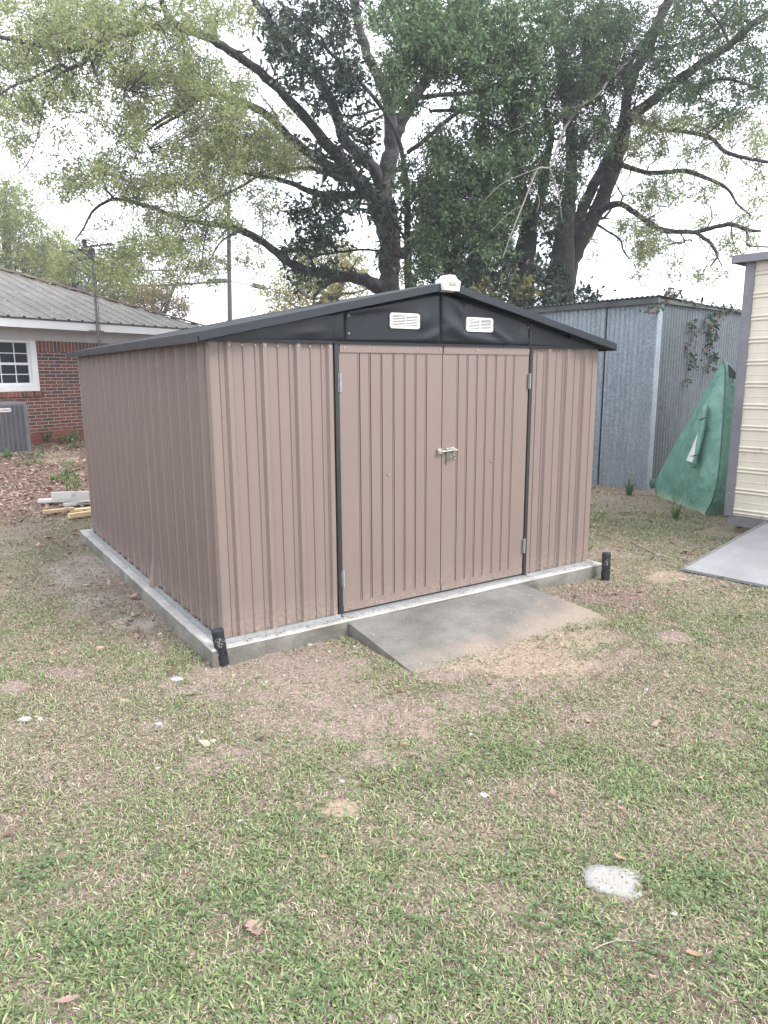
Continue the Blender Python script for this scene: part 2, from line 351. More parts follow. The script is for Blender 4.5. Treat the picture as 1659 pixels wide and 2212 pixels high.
M_['deadwood'] = m_bark('dead_wood', (.13, .115, .105), (.22, .205, .19), (.29, .29, .275), .5)

# ------------------------------------------------------------------ ground
def patchlist():
    # (px, py, rx, ry, kind, strength)
    L = [(740,1745,42,20,'sand',1),(1455,1377,42,16,'dirt',1),(490,1620,46,16,'dirt',.9),(135,1450,66,14,'dirt',.8),(30,1485,40,16,'dirt',.9),
         (230,1300,110,28,'dust',.62),(285,1342,60,18,'dust',.6),(170,1230,80,40,'dust',.5),(210,1270,130,70,'dirt',.5),(330,1330,40,70,'dirt',.7),(620,1440,210,55,'dirt',.9),(560,1480,220,50,'dirt',.7),(760,1540,200,70,'dirt',.72),(880,1620,170,50,'dirt',.55),(640,1600,150,40,'dirt',.5),(1000,1520,160,40,'dirt',.6),
         (1130,1425,190,44,'sand',.9),(1010,1400,130,46,'sand',.8),(1220,1375,110,26,'sand',.7),(960,1450,90,30,'dirt',.9),(1270,1420,120,40,'dirt',.6),(1090,1480,160,24,'dirt',.6),(1330,1390,90,30,'dirt',.6),(1350,1290,110,34,'mulch',.9),(1440,1245,60,14,'sand',.7),(1300,1545,60,14,'dirt',.5),
         (1340,1540,40,14,'dirt',.6),(840,2195,30,18,'dust',.7),(700,1690,90,30,'dirt',.5),(560,1530,120,30,'dirt',.5),(330,1565,60,12,'dirt',.5),
         (430,1700,60,14,'dirt',.4),(1100,1700,50,12,'dirt',.4),(250,1440,60,12,'dirt',.4),(1390,1690,34,8,'dirt',.4),(170,1215,40,20,'dirt',.5),
         (175,1010,40,20,'dirt',.5),(1350,1055,90,14,'mulch',.5),(640,1392,90,16,'dirt',.8),(1240,1285,50,20,'mulch',.8),(900,1500,70,30,'mulch',.3)]
    out = []
    for px, py, rx, ry, k, s in L:
        c = on_z(px, py); a = on_z(px+rx, py)-c; b = on_z(px, py-ry)-c
        out.append((c[:2], np.linalg.inv(np.array([a[:2], b[:2]]).T), k, s))
    return out
PATCH = patchlist()
def masks(x, y):
    x = np.asarray(x, float); y = np.asarray(y, float)
    o = {k: np.zeros_like(x) for k in ('sand', 'dirt', 'dust', 'mulch')}
    wob = (fbm(x, y, .22, 31)-.5)*1.0
    for c, Mi, k, s in PATCH:
        dx = x-c[0]; dy = y-c[1]; u = Mi[0, 0]*dx+Mi[0, 1]*dy; v = Mi[1, 0]*dx+Mi[1, 1]*dy
        r = np.sqrt(u*u+v*v)+wob
        o[k] = np.maximum(o[k], s*sst(1.15, .55, r))
    gen = sst(.56, .70, fbm(x, y, .55, 77)); o['dirt'] = np.maximum(o['dirt'], .55*gen*sst(-2.4, -.6, y)*sst(6, 4, y))
    lit = np.maximum(sst(4.3, 6.2, y)*sst(.25, .42, fbm(x, y, .8, 55)), 0)*sst(5.2, 3.5, x)
    strip = sst(-.75, -.3, x)*sst(0, -.1, x)*sst(-.2, 1, y)*sst(5, 4, y)
    lit = np.maximum(lit, .25*strip*sst(.3, .6, fbm(x, y, .4, 14)))
    o['litter'] = lit
    bare = np.maximum.reduce([o['sand'], o['dirt'], o['dust'], o['mulch']*.85, o['litter']*.75])
    o['bare'] = bare
    return o
def axis(lo, a, b, hi, st):
    core = np.arange(a, b+1e-6, st); L = [a]; s = st
    while L[-1] > lo: s *= 1.35; L.append(L[-1]-s)
    U = [core[-1]]; s = st
    while U[-1] < hi: s *= 1.35; U.append(U[-1]+s)
    return np.concatenate([np.array(L[1:])[::-1], core, np.array(U[1:])])
gx = axis(-400, -4.0, 8.0, 400, .04); gy = axis(-300, -4.2, 7.0, 400, .04)
X, Y = np.meshgrid(gx, gy); Zg = gz(X, Y); mk = masks(X, Y)
Zg = Zg + .035*mk['dirt']*sst(.5, .8, fbm(X, Y, .12, 71))*.4 + .006*mk['bare']*(fbm(X, Y, .09, 3)-.3)
nx, ny = len(gx), len(gy); V = np.stack([X, Y, Zg], -1).reshape(-1, 3)
ii = (np.arange(ny-1)[:, None]*nx+np.arange(nx-1)[None, :]).ravel()
def m_ground():
    m, n, b, o = mat('yard_soil'); co = coords(n)
    def at(nm):
        a = n.nodes.new('ShaderNodeAttribute'); a.attribute_name = nm; return a.outputs['Fac']
    n1 = noise(n, co, 55, 6, .7); n2 = noise(n, co, 9, 5); n3 = noise(n, co, 160, 3, .6)
    # thatch: straw, dead stems, damp soil
    c = ramp(n, [(.32, (.10, .08, .062)), (.46, (.20, .16, .125)), (.6, (.31, .255, .20)), (.74, (.44, .385, .31))], n1).outputs[0]
    c = mixc(n, mulv(n, ramp(n, [(.4, (0, 0, 0)), (.65, (1, 1, 1))], n2).outputs[0], .45), c, (.13, .135, .07))
    dirt = ramp(n, [(.3, (.145, .105, .09)), (.5, (.25, .195, .165)), (.75, (.38, .31, .275))], n1).outputs[0]
    sand = ramp(n, [(.3, (.22, .165, .125)), (.5, (.33, .255, .20)), (.75, (.45, .365, .295))], n1).outputs[0]
    dust = ramp(n, [(.3, (.23, .19, .165)), (.5, (.34, .295, .265)), (.75, (.47, .425, .39))], n1).outputs[0]
    mul = ramp(n, [(.3, (.09, .065, .055)), (.5, (.20, .145, .12)), (.75, (.33, .26, .22))], n1).outputs[0]
    lit = ramp(n, [(.3, (.06, .04, .035)), (.5, (.16, .105, .085)), (.75, (.29, .21, .18))], noise(n, co, 26, 6, .7)).outputs[0]
    for nm, col in (('dirt', dirt), ('dust', dust), ('sand', sand), ('mulch', mul), ('litter', lit)):
        # break the edge of every patch up with fine noise
        ad = N(n, 'Math', operation='MULTIPLY_ADD'); n.links.new(n3, ad.inputs[0]); ad.inputs[1].default_value = .8; n.links.new(at(nm), ad.inputs[2])
        mr = N(n, 'MapRange'); n.links.new(ad.outputs[0], mr.inputs[0]); mr.inputs[1].default_value = .55; mr.inputs[2].default_value = .95
        c = mixc(n, mr.outputs[0], c, col)
    n.links.new(c, b.inputs['Base Color']); b.inputs['Roughness'].default_value = .95; b.inputs['Specular IOR Level'].default_value = .15
    b1 = N(n, 'Bump', Strength=.9, Distance=.014); n.links.new(n1, b1.inputs['Height'])
    b2 = N(n, 'Bump', Strength=.7, Distance=.004); n.links.new(n3, b2.inputs['Height']); n.links.new(b1.outputs[0], b2.inputs['Normal']); n.links.new(b2.outputs[0], b.inputs['Normal'])
    return m
ground = npmesh('ground', V, np.stack([ii, ii+1, ii+1+nx, ii+nx], -1), np.full(len(ii), 4), m_ground(), smooth=True)
for k in ('dirt', 'dust', 'sand', 'mulch', 'litter'):
    a = ground.data.attributes.new(k, 'FLOAT', 'POINT'); a.data.foreach_set('value', mk[k].ravel().astype(np.float32))
tag(ground, kind='structure')

# ------------------------------------------------------------------ concrete pad and ramp
pad_ = empty('concrete_pad', (1.58, 1.85, GZ), label='pale concrete pad the brown metal shed stands on', cat='concrete pad')
def slabmesh():
    b = MB(); x0, x1, y0, y1 = -.11, 3.265, -.10, 3.80; n = 70
    per = [(x0+(x1-x0)*i/n, y0) for i in range(n)]+[(x1, y0+(y1-y0)*i/n) for i in range(n)]+[(x1-(x1-x0)*i/n, y1) for i in range(n)]+[(x0, y1-(y1-y0)*i/n) for i in range(n)]
    k = len(per); rows = []
    cx, cy = (x0+x1)/2, (y0+y1)/2
    for r, (ins, z) in enumerate([(0, -.30), (0, -.10), (0.0, -.05), (.002, -.012), (.008, -.002), (.03, 0)]):
        row = []
        for i, (x, y) in enumerate(per):
            nz = (fbm(x*1.0, y+z*9, .10, 3)-.5)*(.010 if r > 0 else 0)*(1 if r < 5 else .3)
            row.append((x+np.sign(cx-x)*(ins+nz)*(abs(x-cx) > (x1-x0)/2-.002), y+np.sign(cy-y)*(ins+nz)*(abs(y-cy) > (y1-y0)/2-.002), z+(.3*nz if r == 4 else 0)))
        rows.append(row)
    b.v = [p for r in rows for p in r]
    for r in range(5):
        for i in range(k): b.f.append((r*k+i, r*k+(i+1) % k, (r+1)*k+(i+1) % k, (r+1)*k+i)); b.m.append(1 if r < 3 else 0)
    b.f.append(tuple(5*k+i for i in range(k))); b.m.append(0)
    b.v = [tuple(map(float, p)) for p in b.v]
    return b
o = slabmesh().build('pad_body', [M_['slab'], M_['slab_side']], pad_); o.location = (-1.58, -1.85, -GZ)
ramp_o = empty('concrete_ramp', (1.6, -.5, GZ), label='low grey concrete ramp with orange sand on its foot before the shed doors', cat='ramp')
b = MB(); TL, TR, BR, BL = np.array([.80, -.106, -.015]), np.array([2.35, -.106, -.022]), np.array([2.49, -.95, -.112]), np.array([.80, -.84, -.100])
nu, nv = 40, 24; top = []
for j in range(nv+1):
    for i in range(nu+1):
        u, v = i/nu, j/nv; p = (TL*(1-u)+TR*u)*(1-v)+(BL*(1-u)+BR*u)*v
        e = min(u, 1-u)*1.6
        p = p+np.array([0, 0, (fbm(p[0], p[1], .12, 8)-.5)*.008 - .012*max(0, 1-e/.012)*.5]); top.append(p)
b.add(top, [(j*(nu+1)+i, (j+1)*(nu+1)+i, (j+1)*(nu+1)+i+1, j*(nu+1)+i+1) for j in range(nv) for i in range(nu)])
for i0 in (0, nu):
    L = [top[j*(nu+1)+i0] for j in range(nv+1)]; L2 = [p*np.array([1, 1, 0])+np.array([0, 0, -.3]) for p in L]; q = len(L)
    b.add(L+L2, [((k, k+q, k+q+1, k+1) if i0 else (k, k+1, k+q+1, k+q)) for k in range(q-1)], 1)
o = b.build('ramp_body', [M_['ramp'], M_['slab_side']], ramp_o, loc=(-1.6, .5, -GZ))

# ------------------------------------------------------------------ the brown metal storage shed
W_, L_, H_ = 3.18, 3.643, 1.75; D0, D1 = .814, 2.42; DM = (D0+D1)/2; RZ = 2.085
shed = empty('storage_shed', (0, 0, 0), label='brown metal storage shed with black gable and double doors on a concrete pad', cat='shed')
def ribprof(a, b_, first, per=.214, RD=.020, RM=.007):
    pr = [(a, 0)]; k = math.floor((a-first)/per)-1
    while True:
        p = first+k*per; k += 1
        if p-.06 > b_: break
        for du, ou in ((-.052, 0), (-.037, RD), (-.012, RD), (0, 0), (.056, 0), (.061, RM), (.065, RM), (.070, 0), (.129, 0), (.134, RM), (.138, RM), (.143, 0)):
            u = p+du
            if a+.012 < u < b_-.012: pr.append((u, ou))
    pr.append((b_, 0)); return pr
def fine(pr, mx=.02):
    o = [pr[0]]
    for (a, oa), (b_, ob) in zip(pr, pr[1:]):
        n = max(1, int((b_-a)/mx+.5))
        for i in range(1, n+1): o.append((a+(b_-a)*i/n, oa+(ob-oa)*i/n))
    return o
def wav(seed, amp=.0014):
    return lambda u, z: (float(fbm(u*1.0, z*.25, .5, seed, 2))-.5)*2*amp
b = MB(); b.sheet(fine(ribprof(.004, D0-.03, .135)), .006, H_, 26, wav(3)); b.build('front_panel', M_['taupe'], shed, loc=(0, 0, 0), solid=.0008)
b = MB(); b.sheet(fine(ribprof(D1+.03, W_-.004, 2.655, .2045)), .006, H_, 26, wav(4)); b.build('front_panel', M_['taupe'], shed, solid=.0008)
DY = on_plane(343, 1262, (0, 0, 0), (1, 0, 0))[1]
w5 = wav(5, .002)
def side_disp(u, z):      # u runs from the back corner (0) to the front corner (L)
    y = L_-u; d = w5(u, z)
    a = math.exp(-((y-DY)/.045)**2)*math.exp(-(z/.20)**2); d += .045*a
    a = math.exp(-((y-DY-.10)/.04)**2)*math.exp(-(z/.28)**2); d -= .02*a
    a = math.exp(-((y-DY-.33)/.03)**2)*math.exp(-((z-.02)/.10)**2); d += .022*a
    a = math.exp(-((y-DY-.45)/.03)**2)*math.exp(-((z-.05)/.09)**2); d += .016*a
    d += .006*math.sin(y*23)*math.exp(-((z-.9)/.5)**2)*math.exp(-((y-DY)/.5)**2)
    if abs(y-DY) < .5: d += .006*(float(fbm(u, z, .05, 44, 2))-.5)*math.exp(-(z/.3)**2)
    return d
b = MB(); b.sheet(fine(ribprof(.004, L_-.004, .12, .2025, .027, .011)), .006, H_, 44, side_disp)
o = b.build('side_panel', M_['taupe'], shed, loc=(0, L_, 0), rot=(0, 0, R(-90)), solid=.0008)
b = MB(); b.sheet(ribprof(.004, L_-.004, .12, .2025), .006, H_, 2)
b.build('side_panel', M_['taupe'], shed, loc=(W_, 0, 0), rot=(0, 0, R(90)), solid=.0008)
b = MB(); b.sheet(ribprof(.004, W_-.004, .12, .2025), .006, H_, 2)
b.build('back_panel', M_['taupe'], shed, loc=(W_, L_, 0), rot=(0, 0, R(180)), solid=.0008)
# rounded corner posts
def cornerpost(x, y, sx, sy):
    b = MB(); pts = [(x-sx*.004, y+sy*.05), (x-sx*.005, y+sy*.008), (x-sx*.002, y-sy*.002), (x+sx*.008, y-sy*.005), (x+sx*.05, y-sy*.004)]
    k = len(pts); b.add([(p[0], p[1], z) for z in (.004, H_-.002) for p in pts], [(i, i+1, k+i+1, k+i) for i in range(k-1)]); b.build('corner_post', M_['taupe'], shed, solid=.001)
cornerpost(0, 0, 1, 1); cornerpost(W_, 0, -1, 1)
# base rails
b = MB(); b.box((-.038, -.05, 0.001), (-.0300, L_+.02, .022)); b.box((-.058, -.05, 0.001), (-.0385, L_+.02, .008)); b.build('base_rail', M_['galv_rail'], shed)
b = MB(); b.box((-.02, -.034, 0.001), (D0-.03, -.0215, .020)); b.box((-.02, -.058, 0.001), (D0-.03, -.0345, .006)); b.build('base_rail', M_['galv_rail'], shed)
b = MB(); b.box((D1+.03, -.034, 0.001), (W_+.03, -.0215, .020)); b.box((D1+.03, -.052, 0.001), (W_+.03, -.0345, .006)); b.build('base_rail', M_['galv_rail'], shed)
b = MB(); b.box((D0-.02, -.052, 0.001), (D1+.02, .03, .012)); b.build('door_sill', M_['galv_rail'], shed)
# black jambs and header
b = MB(); b.box((D0-.034, -.022, .004), (D0-.004, .03, H_+.03)); b.build('door_jamb', M_['jamb'], shed, bevel=.002)
b = MB(); b.box((D1+.004, -.022, .004), (D1+.034, .03, H_+.03)); b.build('door_jamb', M_['jamb'], shed, bevel=.002)
b = MB(); b.box((D0-.004, -.004, .012), (D1+.004, .03, H_+.03)); b.build('door_backing', M_['jamb'], shed)
# doors
def door(x0, x1, grooves, seed):
    b = MB(); za, zb = .026, H_-.008; g0, g1 = .085, H_-.07
    pr = [(x0, 0)]
    for g in grooves: pr += [(g-.012, 0), (g-.009, .0045), (g-.004, .0045), (g-.0025, -.012), (g+.0045, -.012), (g+.006, 0)]
    pr.append((x1, 0)); pr = fine(pr, .03)
    w2 = wav(seed, .0012)
    flat = [(u, 0.0) for u, _ in pr]; k = len(pr); vs = []; zs = [za, g0-.003]+[g0+(g1-g0)*i/22 for i in range(23)]+[g1+.003, zb]
    for j, z in enumerate(zs):
        P_ = flat if (z < g0-.001 or z > g1+.001) else pr
        for u, o_ in P_: vs.append((u, -(.012+o_+w2(u, z)), z))
    b.add(vs, [(j*k+i, j*k+i+1, (j+1)*k+i+1, (j+1)*k+i) for j in range(len(zs)-1) for i in range(k-1)])
    b.box((x0+.001, -.0105, za), (x0+.004, .0, zb)); b.box((x1-.004, -.0105, za), (x1-.001, .0, zb))
    # raised folded strips along top and bottom
    b.box((x0+.003, -.0185, zb-.055), (x1-.003, -.0135, zb-.002)); b.box((x0+.003, -.0175, za+.002), (x1-.003, -.0135, za+.042))
    return b.build('door', M_['taupe_door'], shed)
GL = [.959, 1.039, 1.126, 1.219, 1.306, 1.395, 1.483]; GR = [1.753, 1.838, 1.924, 2.009, 2.099, 2.19, 2.273]
dl = door(D0+.001, DM-.003, GL, 11); dr = door(DM+.003, D1-.001, GR, 12)
def hinge(x, z, door_, sgn):
    b = MB(); b.box((x-.012, -.0245, z-.055), (x+.012, -.0225, z+.055)); b.tube([(x, -.03, z-.056), (x, -.03, z+.056)], .0065, 10)
    for k in (-.037, 0, .037): b.tube([(x, -.03, z+k-.0008), (x, -.03, z+k+.0008)], .0072, 10)
    b.build('hinge', M_['galv_rail'], door_, bevel=0)
hinge(D0-.001, 1.505, dl, 1); hinge(D0-.001, .255, dl, 1); hinge(D1+.001, 1.50, dr, -1); hinge(D1+.001, .25, dr, -1)
# slide bolt
b = MB()
b.add([(1.655, -.0215, 1.03), (1.72, -.0215, 1.03), (1.72, -.0215, 1.0), (1.705, -.0215, .985), (1.69, -.0215, .965), (1.668, -.0215, .968), (1.668, -.0215, .945), (1.65, -.0215, .942)][::-1], [(0,1,2,3,4,5,6,7)])
o = b.build('bolt_plate', M_['dsteel'], dr, solid=.003)
b = MB(); b.tube([(1.572, -.036, 1.030), (1.735, -.036, 1.036)], .0055, 12); b.tube([(1.735, -.036, 1.036), (1.735, -.058, 1.03)], .005, 8); b.build('bolt_bar', M_['steel'], dr, smooth=False)
b = MB(); b.box((1.640, -.043, 1.026), (1.652, -.0135, 1.046)); b.box((1.700, -.043, 1.028), (1.722, -.0135, 1.047)); b.box((1.648, -.0235, 1.04), (1.722, -.0205, 1.052)); b.build('bolt_guide', M_['steel'], dr, bevel=.001)
b = MB(); b.box((1.574, -.0235, 1.012), (1.612, -.0135, 1.05)); b.box((1.578, -.043, 1.022), (1.588, -.0236, 1.042)); b.box((1.598, -.043, 1.022), (1.608, -.0236, 1.042)); b.build('bolt_keeper', M_['steel'], dl, bevel=.001)
b = MB(); b.tube([(1.718+.013*math.cos(t), -.028, .985+.013*math.sin(t)) for t in np.linspace(-2.2, 2.2, 12)], .003, 6); b.build('lock_eye', M_['dsteel'], dr)
# gable
HX = W_/2
def gtop(x): return H_+.012+(RZ-H_-.012)*(1-abs(x-HX)/HX)
def gablepart(x0, x1, seed, y=-.03, back=False):
    b = MB(); nx_, nz_ = max(2, int((x1-x0)/.03)), 12; vs = []
    for j in range(nz_+1):
        for i in range(nx_+1):
            x = x0+(x1-x0)*i/nx_; zt = gtop(x)+.0; z0 = H_+.002
            z = z0+(zt-z0)*j/nz_
            d = 0
            for cx, cz, ax, az, ang, amp in ((1.52, 1.80, .16, .018, .35, .010), (1.70, 1.86, .14, .03, -.6, .010), (1.92, 1.79, .22, .016, -.15, .009), (2.15, 1.80, .16, .018, -.5, .009), (.80, 1.84, .03, .10, .1, .009), (.95, 1.95, .25, .02, .1, .006), (1.45, 1.9, .06, .07, 0, .008), (2.37, 1.79, .03, .08, .1, .008), (.6, 1.8, .1, .03, .1, .005), (1.75, 1.98, .12, .02, -1.0, .008)):
                dx, dz = x-cx, z-cz; amp_ = amp*1.7; u = dx*math.cos(ang)+dz*math.sin(ang); v = -dx*math.sin(ang)+dz*math.cos(ang)
                d += amp_*math.exp(-(u/ax)**2-(v/az)**2)
            if i in (0, nx_) or j in (0, nz_): d *= .15
            vs.append((x, y-(d if not back else 0), z))
    b.add(vs, [(j*(nx_+1)+i, j*(nx_+1)+i+1, (j+1)*(nx_+1)+i+1, (j+1)*(nx_+1)+i) for j in range(nz_) for i in range(nx_)])
    return b.build('gable_panel', M_['gable'], shed, smooth=True, solid=.001)
gablepart(-.02, .862, 1, -.0285); gablepart(.855, HX-.001, 2, -.031); gablepart(HX+.001, 2.40, 3, -.031); gablepart(2.395, W_+.02, 4, -.0285)
b = MB(); b.add([(-.02, L_+.03, H_), (W_+.02, L_+.03, H_), (HX, L_+.03, RZ)], [(0, 2, 1)]); b.build('gable_panel', M_['gable'], shed, solid=.002)
b = MB(); b.box((-.02, -.029, H_-.012), (W_+.02, -.0225, H_+.004)); b.build('gable_flashing', M_['gable'], shed)
# roof: two ribbed slopes, trims
OH = .085; YF, YB = -.105, L_+.115; EX = -.09
def rz(x): return RZ+.035-(RZ+.035-(H_+.012))*(abs(x-HX)/(HX-EX))
def slope(sgn):
    b = MB(); pr = []; y = YF+.004; 
    while y < YB:
        for dy, dz in ((0, 0), (.15, 0), (.162, .017), (.188, .017)):
            if y+dy < YB: pr.append((y+dy, dz))
        y += .2
    pr.append((YB-.004, 0)); xe = HX-sgn*(HX-EX); k = len(pr); vs = []
    for j in range(5):
        t = j/4; x = xe+(HX-xe)*t; vs += [(x, y_, rz(x)+dz) for y_, dz in pr]
    fs = [(j*k+i, j*k+i+1, (j+1)*k+i+1, (j+1)*k+i) for j in range(4) for i in range(k-1)]
    if sgn > 0: fs = [f[::-1] for f in fs]
    b.add(vs, fs); b.build('roof_slope', M_['trim'], shed, solid=.0015)
slope(1); slope(-1)
RS = []
for sgn in (1, -1):
    xe = HX-sgn*(HX-EX)
    a = np.array([xe, 0, rz(xe)]); c = np.array([HX-sgn*.001, 0, rz(HX)]); xm = xe+(HX-xe)*.47; mm = np.array([xm, 0, rz(xm)])
    for yy, out in ((YF, -1), (YB, 1)):
        for p, q, pr in ((a, mm+(c-a)*.02, .0), (mm, c, .0015)):
            b = MB(); y0 = yy+out*(.004+pr); y1 = yy-out*.03; h = .046; e = .018+pr
            pts = [(y1, e), (y0, e), (y0, e-h), (y0-out*.012, e-h-.002)]; k = 4
            vs = [(r[0], y_, r[2]+z_) for r in (p, q) for y_, z_ in pts]
            b.add(vs, [(i, i+1, k+i+1, k+i) for i in range(3)]); b.build('rake_trim', M_['trim'], shed, solid=.0015)
    b = MB(); d = -sgn*.006
    b.box((min(xe+d, xe+d+sgn*.004), YF, rz(xe)-.036), (max(xe+d, xe+d+sgn*.004), YB, rz(xe)+.019)); b.build('eave_trim', M_['trim'], shed, bevel=.003)
    RS += [(xe+sgn*.03, YF+.1+i*.3, rz(xe)+.003) for i in range(12)] if sgn > 0 else []
b = MB(); pr = [(-.06, -.014), (-.02, .018), (.02, .018), (.06, -.014)]
b.add([(HX+u, y_, rz(HX)+.004+v) for y_ in (YF, YB) for u, v in pr], [(i, i+1, 4+i+1, 4+i) for i in range(3)]); b.build('ridge_cap', M_['trim'], shed, solid=.001)
# white moulded end cap with a small solar lamp
b = MB(); out = [(-.062, -.038), (.062, -.040), (.072, .022), (.042, .036), (.026, .058), (-.024, .058), (-.044, .038), (-.072, .024)]
vs = [(HX+u, YF-.034, rz(HX)+v) for u, v in out]+[(HX+u*1.04, YF-.004, rz(HX)+v*1.02) for u, v in out]+[(HX+u*1.04, YF+.05, rz(HX)+v*1.02) for u, v in out]; k = 8
b.add(vs, [tuple(range(k))]+[((i+1) % k+s*k, i+s*k, i+(s+1)*k, (i+1) % k+(s+1)*k) for s in range(2) for i in range(k)])
cap = b.build('ridge_end_cap', M_['white_pl'], shed, bevel=.004)
b = MB(); b.box((HX-.030, YF-.040, rz(HX)-.008), (HX+.030, YF-.0345, rz(HX)+.016)); b.build('lamp_lens', M_['lens'], cap, bevel=.002)
# vents
def vent(x0, x1, z0, z1):
    b = MB(); y = -.036; r = .018; n = 6
    def rr(a0, a1, c0, c1, r, y):
        o_ = []
        for cx, cz, t0 in ((a1-r, c0+r, -90), (a1-r, c1-r, 0), (a0+r, c1-r, 90), (a0+r, c0+r, 180)):
            o_ += [(cx+r*math.cos(R(t0+90*i/n)), y, cz+r*math.sin(R(t0+90*i/n))) for i in range(n+1)]
        return o_
    A = rr(x0, x1, z0, z1, r, y); B = rr(x0+.003, x1-.003, z0+.003, z1-.003, r-.003, y-.009); C = rr(x0+.018, x1-.018, z0+.014, z1-.014, .003, y-.009); D = rr(x0+.019, x1-.019, z0+.015, z1-.015, .003, y+.001)
    k = len(A); b.add(A+B+C+D, [(i+s*k, (i+1) % k+s*k, (i+1) % k+(s+1)*k, i+(s+1)*k) for s in range(3) for i in range(k)])
    v = b.build('vent', M_['white_pl'], shed, smooth=False)
    b = MB(); n_ = 7; hh = (z1-z0-.03)/n_
    for i in range(n_):
        zc = z0+.015+hh*(i+.5); b.add([(x0+.018, y-.001, zc+hh*.20), (x1-.018, y-.001, zc+hh*.20), (x1-.018, y-.0070, zc-hh*.24), (x0+.018, y-.0070, zc-hh*.24)], [(3, 2, 1, 0)])
    b.box(((x0+x1)/2-.003, y-.009, z0+.014), ((x0+x1)/2+.003, y-.003, z1-.014)); b.build('louvre', M_['white_pl'], v, solid=.001)
    b = MB(); b.box((x0+.02, y+.0005, z0+.016), (x1-.02, y+.0012, z1-.016)); b.build('vent_shade_sheet', M_['jamb'], v)  # black sheet painting in the shade of the recess behind the louvres
    for xx in (x0+.009, x1-.009):
        b = MB(); b.tube([(xx, y-.012, (z0+z1)/2), (xx, y-.008, (z0+z1)/2)], .0045, 8); b.build('screw', M_['screw'], v)
vent(1.172, 1.405, 1.838, 1.936); vent(1.795, 2.035, 1.835, 1.932)
# screws as linked copies
sb = MB(); sb.tube([(0, 0, 0), (0, -.002, 0)], .0065, 10); sb.tube([(0, -.002, 0), (0, -.0055, 0)], .004, 6); sm = None
def screw(p, rot=0, rx=0):
    global sm
    if sm is None: sm = sb.build('screw', M_['screw'], shed); o_ = sm
    else: o_ = sm.copy(); COL.objects.link(o_)
    o_.parent = shed; o_.location = p; o_.rotation_euler = (rx, 0, rot)
for x in (.110, .324, .538, .752): screw((x, -.0205, H_-.03))
for x in (.19, .27, .41, .49, .62, .70): screw((x, -.006, H_-.03))
for x in (.1, .205, .29, .42, .50, .63, .70): screw((x, -.004, .036))
for x in (2.50, 2.60, 2.68, 2.78, 2.9, 3.0, 3.12): screw((x, -.004, .036))
for x in (2.56, 2.76, 2.96, 3.11): screw((x, -.006, H_-.03))
for x in (.85, 1.06, 1.40, 1.59): screw((x, -.019, H_-.035)); screw((x+.01, -.018, .048))
for x in (1.65, 1.91, 2.13, 2.40): screw((x, -.019, H_-.035)); screw((x-.01, -.018, .048))
for x, z in ((.875, 1.80), (.875, 1.905), (2.38, 1.795), (2.38, 1.88)): screw((x, -.034, z))
for i in range(14): screw((-.004, .14+i*.26, .036), R(-90))
for p in ((1.175, -.018, .905), (2.07, -.018, .93)): screw(p)
for p in ((1.705, -.0235, 1.018), (1.69, -.0235, .988)): screw(p)
for p in RS: screw(p, 0, R(-90))

# ------------------------------------------------------------------ solar path lights
def solar_light(px, py, lean, rz_, label):
    c = on_z(px, py); t = empty('path_light', (c[0], c[1], float(gz(c[0], c[1]))-.005), rz_, label, 'solar light', 'black solar path lights at the pad corners')
    t.rotation_euler = (lean[0], lean[1], rz_); t.scale = (1.06, 1.06, 1.15)
    r = .0325; nA, nH = 72, 46; z0, z1 = .062, .172
    rg = np.random.default_rng(5); A = rg.random((95, 2))*np.array([2*math.pi, z1-z0-.03])+np.array([0, .03]); 
    b = MB()
    vs = [(r*math.cos(2*math.pi*i/nA), r*math.sin(2*math.pi*i/nA), z0+(z1-z0)*j/nH) for j in range(nH+1) for i in range(nA)]
    fs = []
    for j in range(nH):
        for i in range(nA):
            a = 2*math.pi*(i+.5)/nA; h = (z1-z0)*(j+.5)/nH
            da = (A[:, 0]-a+math.pi) % (2*math.pi)-math.pi; d = np.sort(np.sqrt((da*r*1.35)**2+((A[:, 1]-h)*.85)**2))
            hole = (d[1]-d[0]) > .0030 and h > .028 and h < z1-z0-.004
            if h <= .028: hole = h > .006 and .30 < (a % (math.pi/3)) < .82
            if not hole: fs.append((j*nA+i, j*nA+(i+1) % nA, (j+1)*nA+(i+1) % nA, (j+1)*nA+i))
    b.add(vs, fs); b.build('lattice_shade', M_['blackpl'], t, solid=.0015)
    b = MB(); b.tube([(0, 0, .012), (0, 0, .014), (0, 0, .0625), (0, 0, .063)], [.030, r+.001, r+.001, .02], 40); b.build('lamp_base', M_['blackpl'], t)
    b = MB(); b.tube([(0, 0, .171), (0, 0, .172), (0, 0, .200), (0, 0, .202)], [.03, r+.001, r+.001, r-.001], 40); cp = b.build('lamp_cap', M_['blackpl'], t)
    b = MB(); b.tube([(0, 0, .2025), (0, 0, .2035)], r-.004, 40); b.build('solar_cell', M_['blacktop'], cp)
    b = MB(); b.tube([(0, 0, .1055), (0, 0, .168)], .012, 16); b.build('lamp_tube', M_['frost'], t)
    b = MB(); b.tube([(0, 0, .06), (0, 0, .105)], .027, 20); b.build('inner_cup', M_['blackpl'], t)
    b = MB(); b.tube([(0, 0, -.08), (0, 0, .0), (0, 0, .014)], [.002, .009, .009], 8); b.build('stake', M_['blackpl'], t)
solar_light(483, 1428, (R(-2), R(-7), 0), .3, 'black lattice solar light leaning at the near corner of the pad')
solar_light(1308, 1247, (R(0), R(1.5), 0), 1.1, 'upright black lattice solar light at the right end of the pad')

